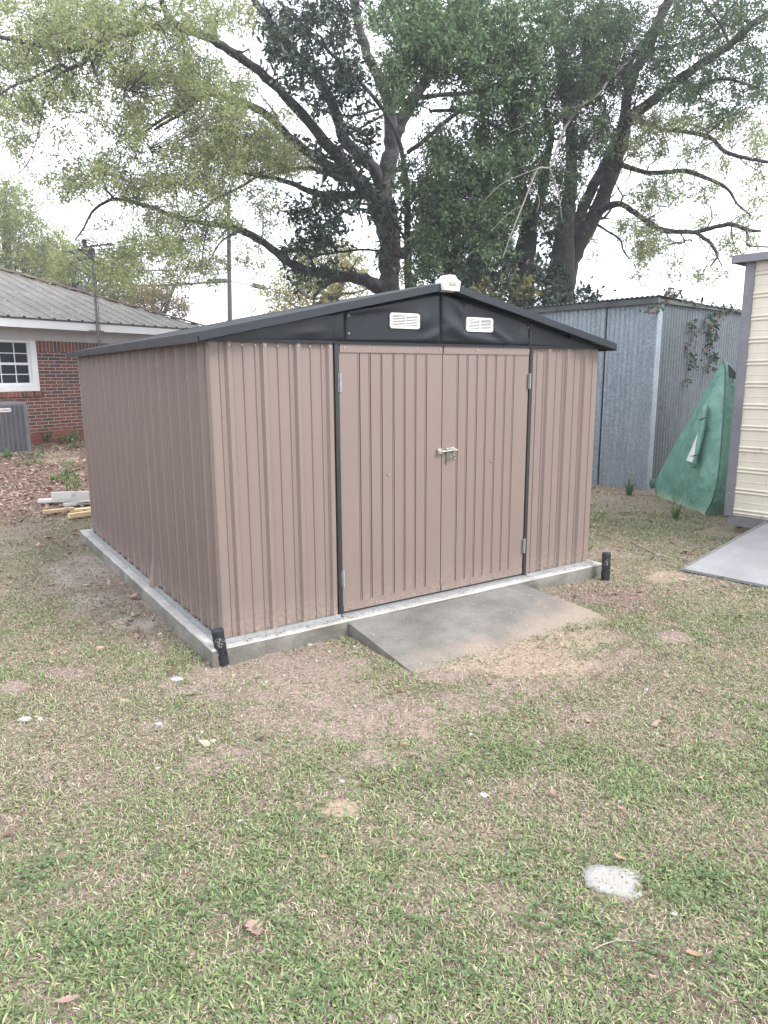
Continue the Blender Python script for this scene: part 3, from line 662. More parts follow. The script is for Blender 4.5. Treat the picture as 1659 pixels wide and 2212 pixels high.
# ------------------------------------------------------------------ corrugated grey shed
C0 = np.array([7.165, 2.38]); CA = math.atan2(.156, .988)
cs = empty('corrugated_shed', (*C0, GZ), CA, 'old blue grey corrugated iron shed behind the brown shed', 'shed')
HC = 2.62
def corr(n0, n1, amp, per=.072, st=8):
    L = []; k = int((n1-n0)/per*st)
    for i in range(k+1): u = n0+(n1-n0)*i/k; L.append((u, amp*math.sin(2*math.pi*u/per)))
    return L
# right-hand wall, local +x ; left-hand wall runs local +y
b = MB(); b.sheet(corr(.10, 4.6, .011, .082), -.05, HC, 1); b.build('end_wall', M_['galv_dark'], cs, smooth=True)
def lw(a, b_, off, amp=.006, name='side_wall'):
    b = MB(); b.sheet([(u, o_+off) for u, o_ in corr(a, b_, amp, .075, 6)], .0, HC-.02, 1)
    return b.build(name, M_['galv'], cs, smooth=True, loc=(0, 5.2, 0), rot=(0, 0, R(-90)))
lw(0, 3.52, 0); lw(3.54, 4.44, .012, name='side_door'); lw(4.455, 5.2-.10, .0)
b = MB(); b.box((.03, .5, 0), (.045, 5.2, HC-.05)); b.build('inner_frame', M_['jamb'], cs)
b = MB(); pr = [(-.012, .13), (-.014, .004), (-.006, -.012), (.004, -.014), (.135, -.013)]
b.add([(x, y, z) for z in (-.03, HC-.02) for x, y in pr], [(i, i+1, 5+i+1, 5+i) for i in range(4)]); b.build('corner_trim', M_['galv_rail'] if False else M_['galv'], cs, solid=.002)
b = MB(); b.box((4.58, 0, -.05), (4.6, 5.2, HC-.1)); b.box((0.05, 5.18, -.05), (4.6, 5.2, HC-.1)); b.build('rear_wall', M_['galv'], cs)
b = MB(); pr = [(y, .012*math.sin(2*math.pi*y/.075)) for y in np.linspace(-.07, 5.3, 430)]; k = len(pr)
b.add([(x, y, HC+.035+dz-x*.028) for x in (-.13, 2.3, 4.75) for y, dz in pr], [(j*k+i, j*k+i+1, (j+1)*k+i+1, (j+1)*k+i)[::-1] for j in range(2) for i in range(k-1)]); b.build('roof', M_['oldroof'], cs, smooth=True, solid=.003)
b = MB(); b.box((-.09, -.05, HC-.055), (-.05, 5.25, HC+.02)); b.box((-.05, -.05, HC-.05), (4.7, -.028, HC+.005)); b.build('eave_batten', M_['oldroof'], cs)

# ------------------------------------------------------------------ cream shed on the right with its board ramp
B0 = np.array([5.585, .245]); WD = np.array([.156, -.988]); BA = math.atan2(WD[1], WD[0])
bs_ = empty('cream_shed', (*B0, GZ), BA, 'cream ribbed metal shed with grey corner trim at the right edge', 'shed')
BH = 2.74; BF = .19      # floor above ground
b = MB(); prof = []; z = BF
# horizontal ribs: build a profile in z
zz = []; q = BF
while q < BH-.02:
    for dz, o_ in ((0, 0), (.012, 0), (.018, .010), (.026, .014), (.034, .010), (.040, 0), (.048, 0), (.054, .010), (.062, .014), (.070, .010), (.076, 0), (.135, 0), (.138, .003), (.143, .003), (.146, 0), (.205, 0)):
        if q+dz < BH: zz.append((q+dz, o_))
    q += .215
vs = []
for i, u in enumerate((.045, 1.5, 4.2)):
    vs += [(u, -o_, z_) for z_, o_ in zz]
k = len(zz); b.add(vs, [(i*k+j, (i+1)*k+j, (i+1)*k+j+1, i*k+j+1) for i in range(2) for j in range(k-1)]); b.build('siding', M_['beige'], bs_, solid=.001)
b = MB(); pr = [(.085, -.006), (.083, -.021), (.006, -.023), (-.006, -.020), (-.010, .09)]
b.add([(x, y, z_) for z_ in (BF-.01, BH) for x, y in pr], [(i, i+1, 5+i+1, 5+i)[::-1] for i in range(4)]); b.build('corner_trim', M_['greytrim'], bs_, solid=.002)
b = MB(); b.box((.0, .001, BF), (.01, 3.0, BH)); b.build('end_siding', M_['beige'], bs_)
b = MB(); b.box((-.10, -.09, BH+.0), (4.3, 3.1, BH+.03)); b.box((-.10, -.10, BH-.045), (4.3, -.088, BH+.03)); b.box((-.112, -.10, BH-.045), (-.10, 3.1, BH+.03)); b.build('roof', M_['greytrim'], bs_, bevel=.003)
b = MB(); b.box((.03, .0, BF-.115), (4.2, .09, BF-.004)); b.box((-.0, .11, BF-.11), (.05, 3.0, BF-.006)); b.build('skid', M_['skid'], bs_, bevel=.004)
for i in range(3): b = MB(); b.box((.6+i*1.2, .35, -.05), (1.0+i*1.2, .75, BF-.12)); b.build('foundation_block', M_['slab_side'], bs_)
for zc in np.arange(.42, 2.7, .33):
    b = MB(); b.tube([(.035, -.023, zc), (.035, -.029, zc)], .006, 8); b.build('screw', M_['screw'], bs_)
tp = np.array([3.86, -.43]); rd = np.array([.988, .156])
b = MB(); A = [tp, tp+rd*1.86, tp+rd*1.86+WD*1.8, tp+WD*1.8]
zt = [GZ+.028, .08, .08, GZ+.028]
b.add([(*p, z_) for p, z_ in zip(A, zt)]+[(*p, z_-.022) for p, z_ in zip(A, zt)], [(3,2,1,0),(4,5,6,7),(0,1,5,4),(1,2,6,5),(2,3,7,6),(3,0,4,7)])
rb = b.build('board_ramp', M_['rampboard']); tag(rb, 'light grey painted board ramp leading up to the cream shed', 'ramp')
b = MB(); b.bar((*(tp+rd*.01+WD*.012), GZ+.032), (*(tp+rd*1.84+WD*.012), .084), .02, .006); b.build('edge_strip', M_['skid'], rb)

# ------------------------------------------------------------------ green tarp tent between the sheds
A_ = on_z(1418, 1071); B_ = on_z(1524, 1114); 
dirv = ray(1563, 776); apx = CAMP+dirv*((7.0-CAMP[0])/dirv[0])
nrm = np.cross(B_-A_, apx-A_); nrm /= np.linalg.norm(nrm)
if nrm@(CAMP-A_) < 0: nrm = -nrm
tent = empty('green_shelter', (*A_[:2], GZ), 0, 'folded green tarp shelter leaning between the corrugated and cream sheds', 'tarp shelter')
OFF = np.array([-A_[0], -A_[1], -GZ])
LB = [(1562,776),(1545,808),(1520,850),(1492,900),(1462,950),(1436,1000),(1420,1030),(1413,1048),(1418,1071)]
RB = [(1564,776),(1567,800),(1566,850),(1563,900),(1559,955),(1554,1010),(1547,1055),(1538,1085),(1522,1116)]
def lerp_poly(L, t):
    f = t*(len(L)-1); i = min(int(f), len(L)-2); f -= i; return np.array(L[i])*(1-f)+np.array(L[i+1])*f
BOT = [(1418,1071),(1443,1089),(1478,1105),(1522,1116)]
nr, nc = 40, 24; vs = []
for j in range(nr+1):
    t = j/nr; l = lerp_poly(LB, t); r_ = lerp_poly(RB, t)
    for i in range(nc+1):
        u = i/nc; p = l*(1-u)+r_*u
        if t > .8:
            q = lerp_poly(BOT, u); s_ = (t-.8)/.2; p[1] += (q[1]-(LB[-1][1]*(1-u)+RB[-1][1]*u))*s_
        P3 = on_plane(p[0], p[1], A_, nrm); bul = .10*math.sin(math.pi*u)*math.sin(math.pi*min(1, t*1.05))+.09*(float(fbm(P3[0]*1.6+P3[1]*1.6+P3[2]*.8, P3[2]*.6, .28, 4, 4))-.5)*min(1, 5*u)*min(1, 5*(1-u))+.03*math.sin(22*(u-.5)*(t+.1)+3*t)*t*(1-u)*u*3
        vs.append(P3+nrm*bul+OFF)
b = MB(); b.add(vs, [(j*(nc+1)+i, (j+1)*(nc+1)+i, (j+1)*(nc+1)+i+1, j*(nc+1)+i+1) for j in range(nr) for i in range(nc)]); b.build('front_panel', M_['tarp'], tent, smooth=True, solid=.004)
seam = [vs[j*(nc+1)+nc]+nrm*.004 for j in range(0, nr+1)]; b = MB(); b.tube(seam, .009, 6); b.build('seam', M_['tarp_seam'], tent)
# folded side behind the seam
vs2 = []; ncs = 14
for j in range(nr+1):
    a = vs[j*(nc+1)+nc]; t = j/nr; wd = .03+.62*min(1, t*1.35)
    for i in range(ncs+1):
        u = i/ncs; vs2.append(a+np.array([.80, -.22, 0])*wd*u+np.array([0, 0, -.10*u*(1-t)])+nrm*(-.05*math.sin(u*math.pi)+.03*math.sin(u*9+t*4)*u))
b = MB(); b.add(vs2, [(j*(ncs+1)+i, (j+1)*(ncs+1)+i, (j+1)*(ncs+1)+i+1, j*(ncs+1)+i+1) for j in range(nr) for i in range(ncs)]); b.build('side_panel', M_['tarp'], tent, smooth=True, solid=.004)
def T3(px, py, off=.10): return on_plane(px, py, A_, nrm)+nrm*off+OFF
def c6(x, y): return ((2200+x*.6556)*.54, (1000+y*.6556)*.54)
b = MB(); mesh_poly = [c6(1072, 690), c6(1140, 765), c6(1138, 790), c6(1080, 775)]
b.add([T3(*p, -.03) for p in mesh_poly], [(0, 1, 2, 3)]); b.build('mesh_vent', M_['tarp_dark'], tent, solid=.003)
b = MB(); wl = [c6(1000, 1020), c6(985, 1090), c6(945, 1180), c6(920, 1240), c6(893, 1300)]; wr = [c6(1016, 1030), c6(1008, 1090), c6(980, 1180), c6(960, 1250), c6(943, 1316)]
b.add([T3(*p, .135) for p in wl]+[T3(*p, .128) for p in wr], [(i, i+1, 5+i+1, 5+i) for i in range(4)]); b.build('window_film', M_['white_film'], tent)
rl = [c6(1018, 962), c6(1010, 1000), c6(1008, 1050), c6(996, 1110), c6(975, 1200), c6(958, 1275), c6(943, 1345)]
b = MB(); b.tube([T3(*p, .14) for p in rl], [.028, .04, .022, .038, .036, .022, .036], 10); b.build('rolled_flap', M_['tarp'], tent, smooth=True)
for p in (c6(1003, 1052), c6(955, 1276)):
    b = MB(); c = T3(*p, .14); ax = (T3(*rl[-1], .14)-T3(*rl[0], .14)); ax /= np.linalg.norm(ax); s_ = np.cross(ax, nrm)
    b.tube([c+.027*(s_*math.cos(t)+nrm*math.sin(t)) for t in np.linspace(0, 2*math.pi, 14)], .006, 6); b.tube([c+nrm*.03, c+s_*.09*(-1)+nrm*.01+np.array([0, 0, .01])], .005, 6); b.tube([c+nrm*.03, c+s_*.09+nrm*.02+np.array([0, 0, .01])], .005, 6); b.build('tie', M_['blackpl'], tent)
b = MB(); c = T3(1411, 1047, .02); b.tube([c+np.array([0, 0, .07]), c+np.array([.02, 0, .02]), c+np.array([-.03, -.02, -.04])], [.03, .045, .02], 8); b.build('tied_corner', M_['tarp_seam'], tent, smooth=True)

# ------------------------------------------------------------------ brick house
HP = P(133, 944, 14.5); HA = math.atan2(.427, .904); hz0 = .20
house = empty('brick_house', (HP[0], HP[1], hz0), HA, 'red brick house with grey metal roof at the left edge', 'house')
hd = np.array([math.cos(HA), math.sin(HA), 0]); hn = np.array([math.sin(HA), -math.cos(HA), 0])
def HL(px, py, out=0):     # local (x, z) of a pixel on the wall plane pushed out by out
    p = on_plane(px, py, HP+hn*out, hn); d = p-np.array([HP[0], HP[1], hz0]); return d@hd, d[2]
wx0, wz0 = HL(-75, 838); wx1, wz1 = HL(75, 736); _, wz0 = HL(78, 845); _, ztop = HL(133, 738)
ex, ez = HL(468, 716, .55); OV = .55
xr = ex-.45
b = MB(); zt_ = ztop-.20
b.box((-9, 0, -.6), (wx0, .22, zt_)); b.box((wx1, 0, -.6), (xr, .22, zt_)); b.box((wx0, 0, -.6), (wx1, .22, wz0-.0)); b.box((xr-.22, .22, -.6), (xr, 8, zt_)); b.box((-9, 7.8, -.6), (xr-.22, 8, zt_)); b.box((-9, .22, -.6), (-8.8, 7.8, zt_))
b.build('wall', M_['brick'], house)
b = MB(); b.box((wx1, -.003, zt_), (xr+.003, .22, ztop)); b.box((-9, -.003, zt_), (wx0, .22, ztop)); b.build('soldier_course', M_['brick_v'], house)
b = MB(); b.box((-9, -.02, ztop), (xr+.02, .22, ez-.09)); b.box((-9, -OV+.03, ez-.10), (xr+.45, 8.4, ez-.085)); b.build('soffit', M_['soffit'], house)
b = MB(); b.box((-9, -OV-.02, ez-.16), (ex+.0, -OV+.01, ez-.01)); b.box((ex-.03, -OV+.01, ez-.16), (ex, 8.5, ez-.01)); b.build('fascia', M_['whitewood'], house)
b = MB(); b.box((-9, -OV-.035, ez-.012), (ex+.015, -OV+.03, ez+.022)); b.build('gutter_shadow_strip', M_['oldroof'], house)  # dark strip standing in for the gutter shadow above the fascia
# pitch from where the hip crosses the left edge of the picture
hw = None
def hipsolve():
    best = None
    for m_ in np.arange(.15, .9, .005):
        for t in np.arange(1, 6, .02):
            lp = np.array([ex-t, -OV+t, ez+m_*t]); wp = np.array([HP[0], HP[1], hz0])+hd*lp[0]-hn*lp[1]+np.array([0, 0, lp[2]])
            d = wp-CAMP; z_ = d@FW; px = CX+F_*(d@RT)/z_; py = CY-F_*(d@UP)/z_
            e = abs(px-0)+abs(py-584)
            if best is None or e < best[0]: best = (e, m_, t)
    return best
_, PM, PT = hipsolve(); RT_ = max(PT, 4.4)
print('house pitch', PM, 'hip reach', PT, 'ex', ex, 'ez', ez, 'ztop', ztop)
def roofprof(a, b_, per=.305):
    L = []; u = b_
    pts = []
    while u > a: pts += [(u, 0), (u-.03, .028), (u-.05, .028), (u-.075, 0), (u-.19, .0), (u-.197, .006), (u-.204, 0)]; u -= per
    return [p for p in pts if p[0] >= a]
pr = roofprof(-9, ex-.05); b = MB()
for (u0, o0), (u1, o1) in zip(pr, pr[1:]):
    t0 = min(ex-u0, RT_); t1 = min(ex-u1, RT_)
    if t0 < .01 or t1 < .01: continue
    b.add([(u0, -OV-.05, ez+o0+.02), (u1, -OV-.05, ez+o1+.02), (u1, -OV+t1, ez+PM*t1+o1+.02), (u0, -OV+t0, ez+PM*t0+o0+.02)], [(0, 3, 2, 1)])
for t_ in (0,):     # the other slopes, plain
    b.add([(ex, -OV, ez+.02), (ex, -OV+2*RT_, ez+.02), (ex-RT_, -OV+RT_, ez+.02+PM*RT_)], [(0, 1, 2)])
    b.add([(ex, -OV+2*RT_, ez+.02), (-9, -OV+2*RT_, ez+.02), (-9, -OV+RT_, ez+.02+PM*RT_), (ex-RT_, -OV+RT_, ez+.02+PM*RT_)], [(0, 1, 2, 3)])
roof = b.build('roof', M_['hroof'], house)
b = MB(); b.bar((ex, -OV, ez+.055), (ex-RT_, -OV+RT_, ez+PM*RT_+.055), .20, .03, mi=0); b.bar((ex-RT_, -OV+RT_, ez+PM*RT_+.06), (-9, -OV+RT_, ez+PM*RT_+.06), .2, .03); b.build('hip_cap', M_['rust'], roof)
b = MB(); t_ = 2.05; b.tube([(ex-t_, -OV+t_+.15, ez+PM*t_), (ex-t_, -OV+t_+.15, ez+PM*t_+.20)], .07, 10); b.build('roof_vent', M_['acgrey'], roof)
# window
win = empty('window', (0, 0, 0)); win.parent = house
b = MB(); fw = .13
b.box((wx0, -.03, wz0), (wx1, .1, wz0+fw)); b.box((wx0, -.03, wz1-.05), (wx1, .1, wz1)); b.box((wx0, -.03, wz0+fw), (wx0+fw, .1, wz1-.05)); b.box((wx1-fw, -.03, wz0+fw), (wx1, .1, wz1-.05)); b.build('window_frame', M_['whitewood'], win, bevel=.01)
gx0, gx1, gz0_, gz1_ = wx0+fw, wx1-fw, wz0+fw, wz1-.05; gm = (gz0_+gz1_)/2+.0
b = MB(); b.box((gx0, .02, gm-.022), (gx1, .06, gm+.022)); b.box((gx0, .025, gz0_), (gx1, .06, gz0_+.035)); b.box((gx1-.03, .026, gz0_+.035), (gx1, .06, gz1_)); b.box((gx0, .026, gz0_+.035), (gx0+.03, .06, gz1_))
npn = 4; pw = (gx1-gx0)/npn
for i in range(1, npn): b.box((gx0+pw*i-.006, .032, gz0_+.035), (gx0+pw*i+.006, .05, gm-.022)); b.box((gx0+pw*i-.006, .032, gm+.022), (gx0+pw*i+.006, .05, gz1_))
for z_ in ((gz0_+gm)/2, (gz1_+gm)/2): b.box((gx0+.03, .034, z_-.008), (gx1-.03, .05, z_+.008))
b.build('sash', M_['whitewood'], win)
b = MB(); b.box((gx0, .052, gz0_), (gx1, .056, gz1_)); b.build('pane', M_['glass'], win)
b = MB(); x = wx0-.05
while x < wx1+.03: b.box((x, -.05, wz0-.105), (x+.072, .05, wz0-.004)); x += .082
sl = b.build('window_sill', M_['rowlock'], win, bevel=.004)
b = MB(); b.box((wx0-.05, -.04, wz0-.1), (wx1+.03, .04, wz0-.01)); b.build('mortar', M_['mortar'], sl)
# vent pipe of the roof
# antenna
mb_ = on_plane(213, 738, HP+hn*.62, hn); mt = on_plane(205, 534, HP+hn*.62, hn)
ant = empty('antenna_mast', (mb_[0], mb_[1], hz0+.1), 0, 'thin rusty antenna mast strapped to the brick house eave', 'antenna')
b0 = np.array([mb_[0], mb_[1], hz0+.1]); hmast = mt[2]-b0[2]
b = MB(); b.tube([(0, 0, 0), (0, 0, hmast)], .026, 8); b.tube([(.05, 0, hmast*.5), (.045, 0, hmast-.1)], .008, 5); b.build('mast', M_['mast'], ant)
b = MB(); b.bar((-.14*hd[0]-.05, -.14*hd[1], ez+hz0-b0[2]-.16), (.14*hd[0], .14*hd[1], ez+hz0-b0[2]-.16), .02, .03); b.build('bracket', M_['mast'], ant)
b = MB(); hz_ = hmast; d2 = RT
b.bar(-d2*.18+np.array([0, 0, hz_-.02]), d2*.42+np.array([0, 0, hz_+.05]), .03, .03); b.box((-.08, -.05, hz_-.16), (.06, .05, hz_-.03)); b.box((-.16, -.04, hz_+.0), (-.08, .04, hz_+.12))
for i in range(9):
    c = d2*(-.16+i*.07)+np.array([0, 0, hz_-.01+i*.01]); ln = .03+.05*(i % 3 == 0); b.tube([c-FW*ln-UP*.02, c+FW*ln+UP*.02], .006, 5); b.tube([c-UP*.04, c+UP*.045], .005, 5)
b.tube([d2*.40+np.array([0, 0, hz_-.0]), d2*.40+np.array([0, 0, hz_+.12])], .005, 5); b.build('aerial', M_['mast'], ant)

# ------------------------------------------------------------------ air conditioner on its pad
ap = P(70, 977, 12.9); az = float(ap[2]); AA = R(15)
acp = empty('equipment_pad', (ap[0], ap[1], az), AA, 'light grey plastic pad under the air conditioner', 'pad')
b = MB(); b.box((-1.05, -.06, -.14), (.14, 1.0, .0)); b.build('pad_block', M_['pad'], acp, bevel=.008)
ac = empty('air_conditioner', (ap[0], ap[1], az), AA, 'grey outdoor air conditioner with white brand badge beside the brick wall', 'air conditioner')
hA = (977-871)*12.9/F_*1.02
def rrect(x0, x1, y0, y1, r, z, n=5):
    o_ = []
    for cx, cy, t0 in ((x1-r, y0+r, -90), (x1-r, y1-r, 0), (x0+r, y1-r, 90), (x0+r, y0+r, 180)):
        o_ += [(cx+r*math.cos(R(t0+90*i/n)), cy+r*math.sin(R(t0+90*i/n)), z) for i in range(n+1)]
    return o_
def loft(b, rings, mi=0, cap=True):
    k = len(rings[0]); b.add([v for r in rings for v in r], [(s*k+i, s*k+(i+1) % k, (s+1)*k+(i+1) % k, (s+1)*k+i) for s in range(len(rings)-1) for i in range(k)]+([tuple((len(rings)-1)*k+i for i in range(k))] if cap else []), mi)
b = MB(); loft(b, [rrect(-.87, .0-.02, .02, .85, .06, .02), rrect(-.87, -.02, .02, .85, .06, hA-.05)]); b.build('coil', M_['acdark'], ac)
b = MB(); loft(b, [rrect(-.89, 0, 0, .87, .07, 0), rrect(-.89, 0, 0, .87, .07, .045)]); loft(b, [rrect(-.89, 0, 0, .87, .07, hA-.06), rrect(-.89, 0, 0, .87, .07, hA-.02), rrect(-.86, -.03, .03, .84, .06, hA)])
for x0, x1, y0, y1 in ((-.09, 0, -.002, .07), (-.89, -.80, -.002, .07), (-.09, 0, .79, .87)): b.box((x0+.012, y0+.006, .04), (x1-.006, y1-.04, hA-.05))
b.box((-.012, .03, .04), (.002, .10, hA-.05)); b.build('cabinet', M_['acgrey'], ac, bevel=.003)
b = MB(); nz = 46
for i in range(nz):
    z = .06+(hA-.13)*i/(nz-1); b.box((-.80, -.004, z), (-.075, .012, z+.0085)); b.box((-.012, .10, z), (.001, .80, z+.0085))
for i in range(10): x = -.80+.725*i/9; b.box((x-.006, -.007, .045), (x+.006, .0, hA-.06))
for i in range(8): y = .12+.68*i/7; b.box((-.004, y-.006, .045), (.004, y+.006, hA-.06))
b.build('louvre_grille', M_['acgrey'], ac)
bx0 = -.50; bx1 = -.29; bz = hA-.135
b = MB(); o_ = [(x, -.018, y) for x, y, _ in rrect(bx0, bx1, bz-.034, bz+.034, .033, 0, 6)]; o2 = [(x, -.006, z) for x, _, z in o_]; k = len(o_)
b.add(o_+o2, [tuple(range(k))]+[((i+1) % k, i, k+i, k+(i+1) % k) for i in range(k)]); bd = b.build('badge', M_['badge'], ac, bevel=.003)
tc = bpy.data.curves.new('lettering', 'FONT'); tc.body = 'LENNOX'; tc.size = .052; tc.align_x = 'CENTER'; tc.align_y = 'CENTER'; tc.extrude = .001; tc.shear = .25
to = bpy.data.objects.new('tmp', tc); me = bpy.data.meshes.new_from_object(to); bpy.data.objects.remove(to)
me.materials.clear(); me.materials.append(M_['redtxt']); lt = bpy.data.objects.new('lettering', me); COL.objects.link(lt); lt.parent = bd
lt.location = ((bx0+bx1)/2, -.0205, bz); lt.rotation_euler = (R(90), 0, 0)

# ------------------------------------------------------------------ lumber by the shed
def board(p0, z0, p1, z1, w_, h_, m_, label, tilt=0):
    a = on_z(*p0, z0); c = on_z(*p1, z1); d = c-a; d = d/np.linalg.norm(d); L = 2.2 if p1[0] > 190 else np.linalg.norm(c-a)
    ang = math.atan2(d[1], d[0]); b = MB(); b.box((0, 0, 0), (L, w_, h_)); o_ = b.build('board', m_, bevel=.003, loc=tuple(a), rot=(0, -math.asin(d[2]), ang))
    tag(o_, label, 'board', 'lumber offcuts lying behind the shed corner'); return o_
g5 = float(gz(-.2, 5.5))
board((111, 1080), .035, (210, 1077), .035, .04, .095, M_['wgrey'], 'grey stained board standing on edge, topmost of the lumber pile')
board((81, 1087), -.03, (210, 1081), -.03, .13, .038, M_['wgrey'], 'long flat grey board under the upright one, sticking out farthest left')
board((140, 1095), -.05, (210, 1087), -.05, .09, .04, M_['wgrey'], 'pale board with grey edge in the middle of the lumber pile')
board((96, 1111), -.05, (162, 1103), -.05, .09, .038, M_['wbrown'], 'short brown ended offcut, leftmost of the low lumber pieces')
board((124, 1113), -.088, (168, 1110), -.088, .09, .036, M_['wbrown'], 'brown block underneath the short offcut in the lumber pile')
board((161, 1106), -.06, (215, 1101), -.06, .10, .03, M_['wyel'], 'light yellow board behind the nearest board of the pile')
board((152, 1120), -.06, (215, 1111), -.06, .075, .05, M_['wyel'], 'clean yellow square timber, nearest of the lumber pile')

# ------------------------------------------------------------------ utility pole, wires
pc = P(496, 700, 42); pt_ = P(493, 416, 42)
up_ = empty('utility_pole', (pc[0], pc[1], 0), 0, 'tall wooden utility pole beyond the brick house', 'utility pole')
b = MB(); b.tube([(0, 0, -.2), (0, 0, 4), (pt_[0]-pc[0], pt_[1]-pc[1], pt_[2])], [.17, .155, .11], 10); b.build('pole', M_['pole'], up_)
b = MB(); q = P(494, 573, 41.8)-np.array([pc[0], pc[1], 0]); b.tube([q, q+RT*-.55+UP*.25, q+RT*-.9+UP*.2], .02, 5); b.build('bracket_arm', M_['mast'], up_)
def wire(a, c, r, sag, label, nm='power_cable', g='overhead cables on the utility pole'):
    b = MB(); pts = [a*(1-t)+c*t-np.array([0, 0, sag*4*t*(1-t)]) for t in np.linspace(0, 1, 16)]; b.tube(pts, r, 6)
    return tag(b.build(nm, M_['cable']), label, 'cable', g)
wire(P(492, 606, 41.9), P(-80, 612, 30), .07, .25, 'thick black cable running left from the utility pole over the house')
wire(P(497, 606, 41.9), P(640, 630, 46), .03, .1, 'thin black cable running right from the utility pole behind the oak')
wire(P(492, 580, 41.9), P(-80, 566, 30), .03, .2, 'thin upper wire running left from the utility pole')
for a, c, lb in (((447, 608), (491, 606), 'black cable splice case left of the utility pole'), ((545, 616), (574, 622), 'black cable splice case right of the utility pole')):
    b = MB(); p = P(*a, 41.7); q = P(*c, 41.7); d = q-p; b.tube([p, p+d*.04, p+d*.96, q], [.07, .14, .14, .07], 10); tag(b.build('splice_case', M_['cable']), lb, 'cable splice', 'black splice cases hanging on the cable')

# ------------------------------------------------------------------ leaves and trees
def leafmesh(name, Pn, Dn, Sn, Ln, Wn, mats, parent=None, mi=None, fold=.18):
    n = len(Pn); Nn = np.cross(Dn, Sn); mid = Pn+Dn*Ln[:, None]*.48
    V = np.empty((n, 4, 3)); V[:, 0] = Pn; V[:, 1] = mid+Sn*Wn[:, None]*.5+Nn*Wn[:, None]*fold; V[:, 2] = Pn+Dn*Ln[:, None]; V[:, 3] = mid-Sn*Wn[:, None]*.5+Nn*Wn[:, None]*fold
    b_ = np.arange(n)*4; lo = np.stack([b_, b_+1, b_+2, b_, b_+2, b_+3], -1)
    m2 = None if mi is None else np.repeat(mi, 2)
    return npmesh(name, V.reshape(-1, 3), lo, np.full(2*n, 3), mats, parent, m2)
def unit(v): return v/(np.linalg.norm(v, axis=-1, keepdims=True)+1e-9)
def perp(d, rg):
    r = unit(rg.normal(size=d.shape)); return unit(np.cross(d, r))
# material variety: (main, accent)
M_['lf_oak'] = m_island('oak_spring_leaves', [(0, (.19, .25, .11)), (.35, (.25, .31, .14)), (.7, (.32, .36, .165)), (.93, (.38, .38, .19)), (1, (.34, .28, .17))], .6, .55, .15)
M_['lf_mid'] = m_island('green_leaves', [(0, (.045, .090, .045)), (.4, (.075, .135, .06)), (.8, (.12, .19, .08)), (1, (.18, .24, .11))], .5, .32, .35)
M_['lf_right'] = m_island('oak_green_leaves', [(0, (.035, .075, .04)), (.5, (.06, .11, .055)), (.85, (.11, .155, .07)), (1, (.17, .19, .09))], .55, .4, .25)
M_['lf_mag'] = m_island('magnolia_leaves', [(0, (.012, .027, .020)), (.6, (.022, .045, .030)), (.92, (.038, .066, .038)), (1, (.12, .095, .045))], .45, .08, .28)
M_['lf_yeld'] = m_island('copper_shrub_leaves', [(0, (.05, .07, .03)), (.5, (.12, .125, .045)), (.85, (.18, .15, .06)), (1, (.16, .08, .045))], .5, .3, .3)
M_['lf_yel'] = m_island('yellow_shrub_leaves', [(0, (.17, .20, .06)), (.5, (.28, .28, .09)), (.85, (.34, .28, .12)), (1, (.30, .17, .09))], .5, .4, .3)
M_['lf_bg'] = m_island('far_leaves', [(0, (.14, .18, .07)), (.5, (.22, .26, .10)), (1, (.31, .32, .14))], .7, .45, .1)
M_['lf_bgb'] = m_island('far_brown_leaves', [(0, (.12, .12, .06)), (.5, (.17, .14, .08)), (1, (.23, .17, .10))], .7, .4, .1)
def catmull(pts, n=4):
    p = [np.array(a, float) for a in pts]; p = [2*p[0]-p[1]]+p+[2*p[-1]-p[-2]]; o_ = []
    for i in range(1, len(p)-2):
        for t in np.arange(n)/n:
            o_.append(.5*((2*p[i])+(-p[i-1]+p[i+1])*t+(2*p[i-1]-5*p[i]+4*p[i+1]-p[i+2])*t*t+(-p[i-1]+3*p[i]-3*p[i+1]+p[i+2])*t**3))
    o_.append(p[-2]); return o_
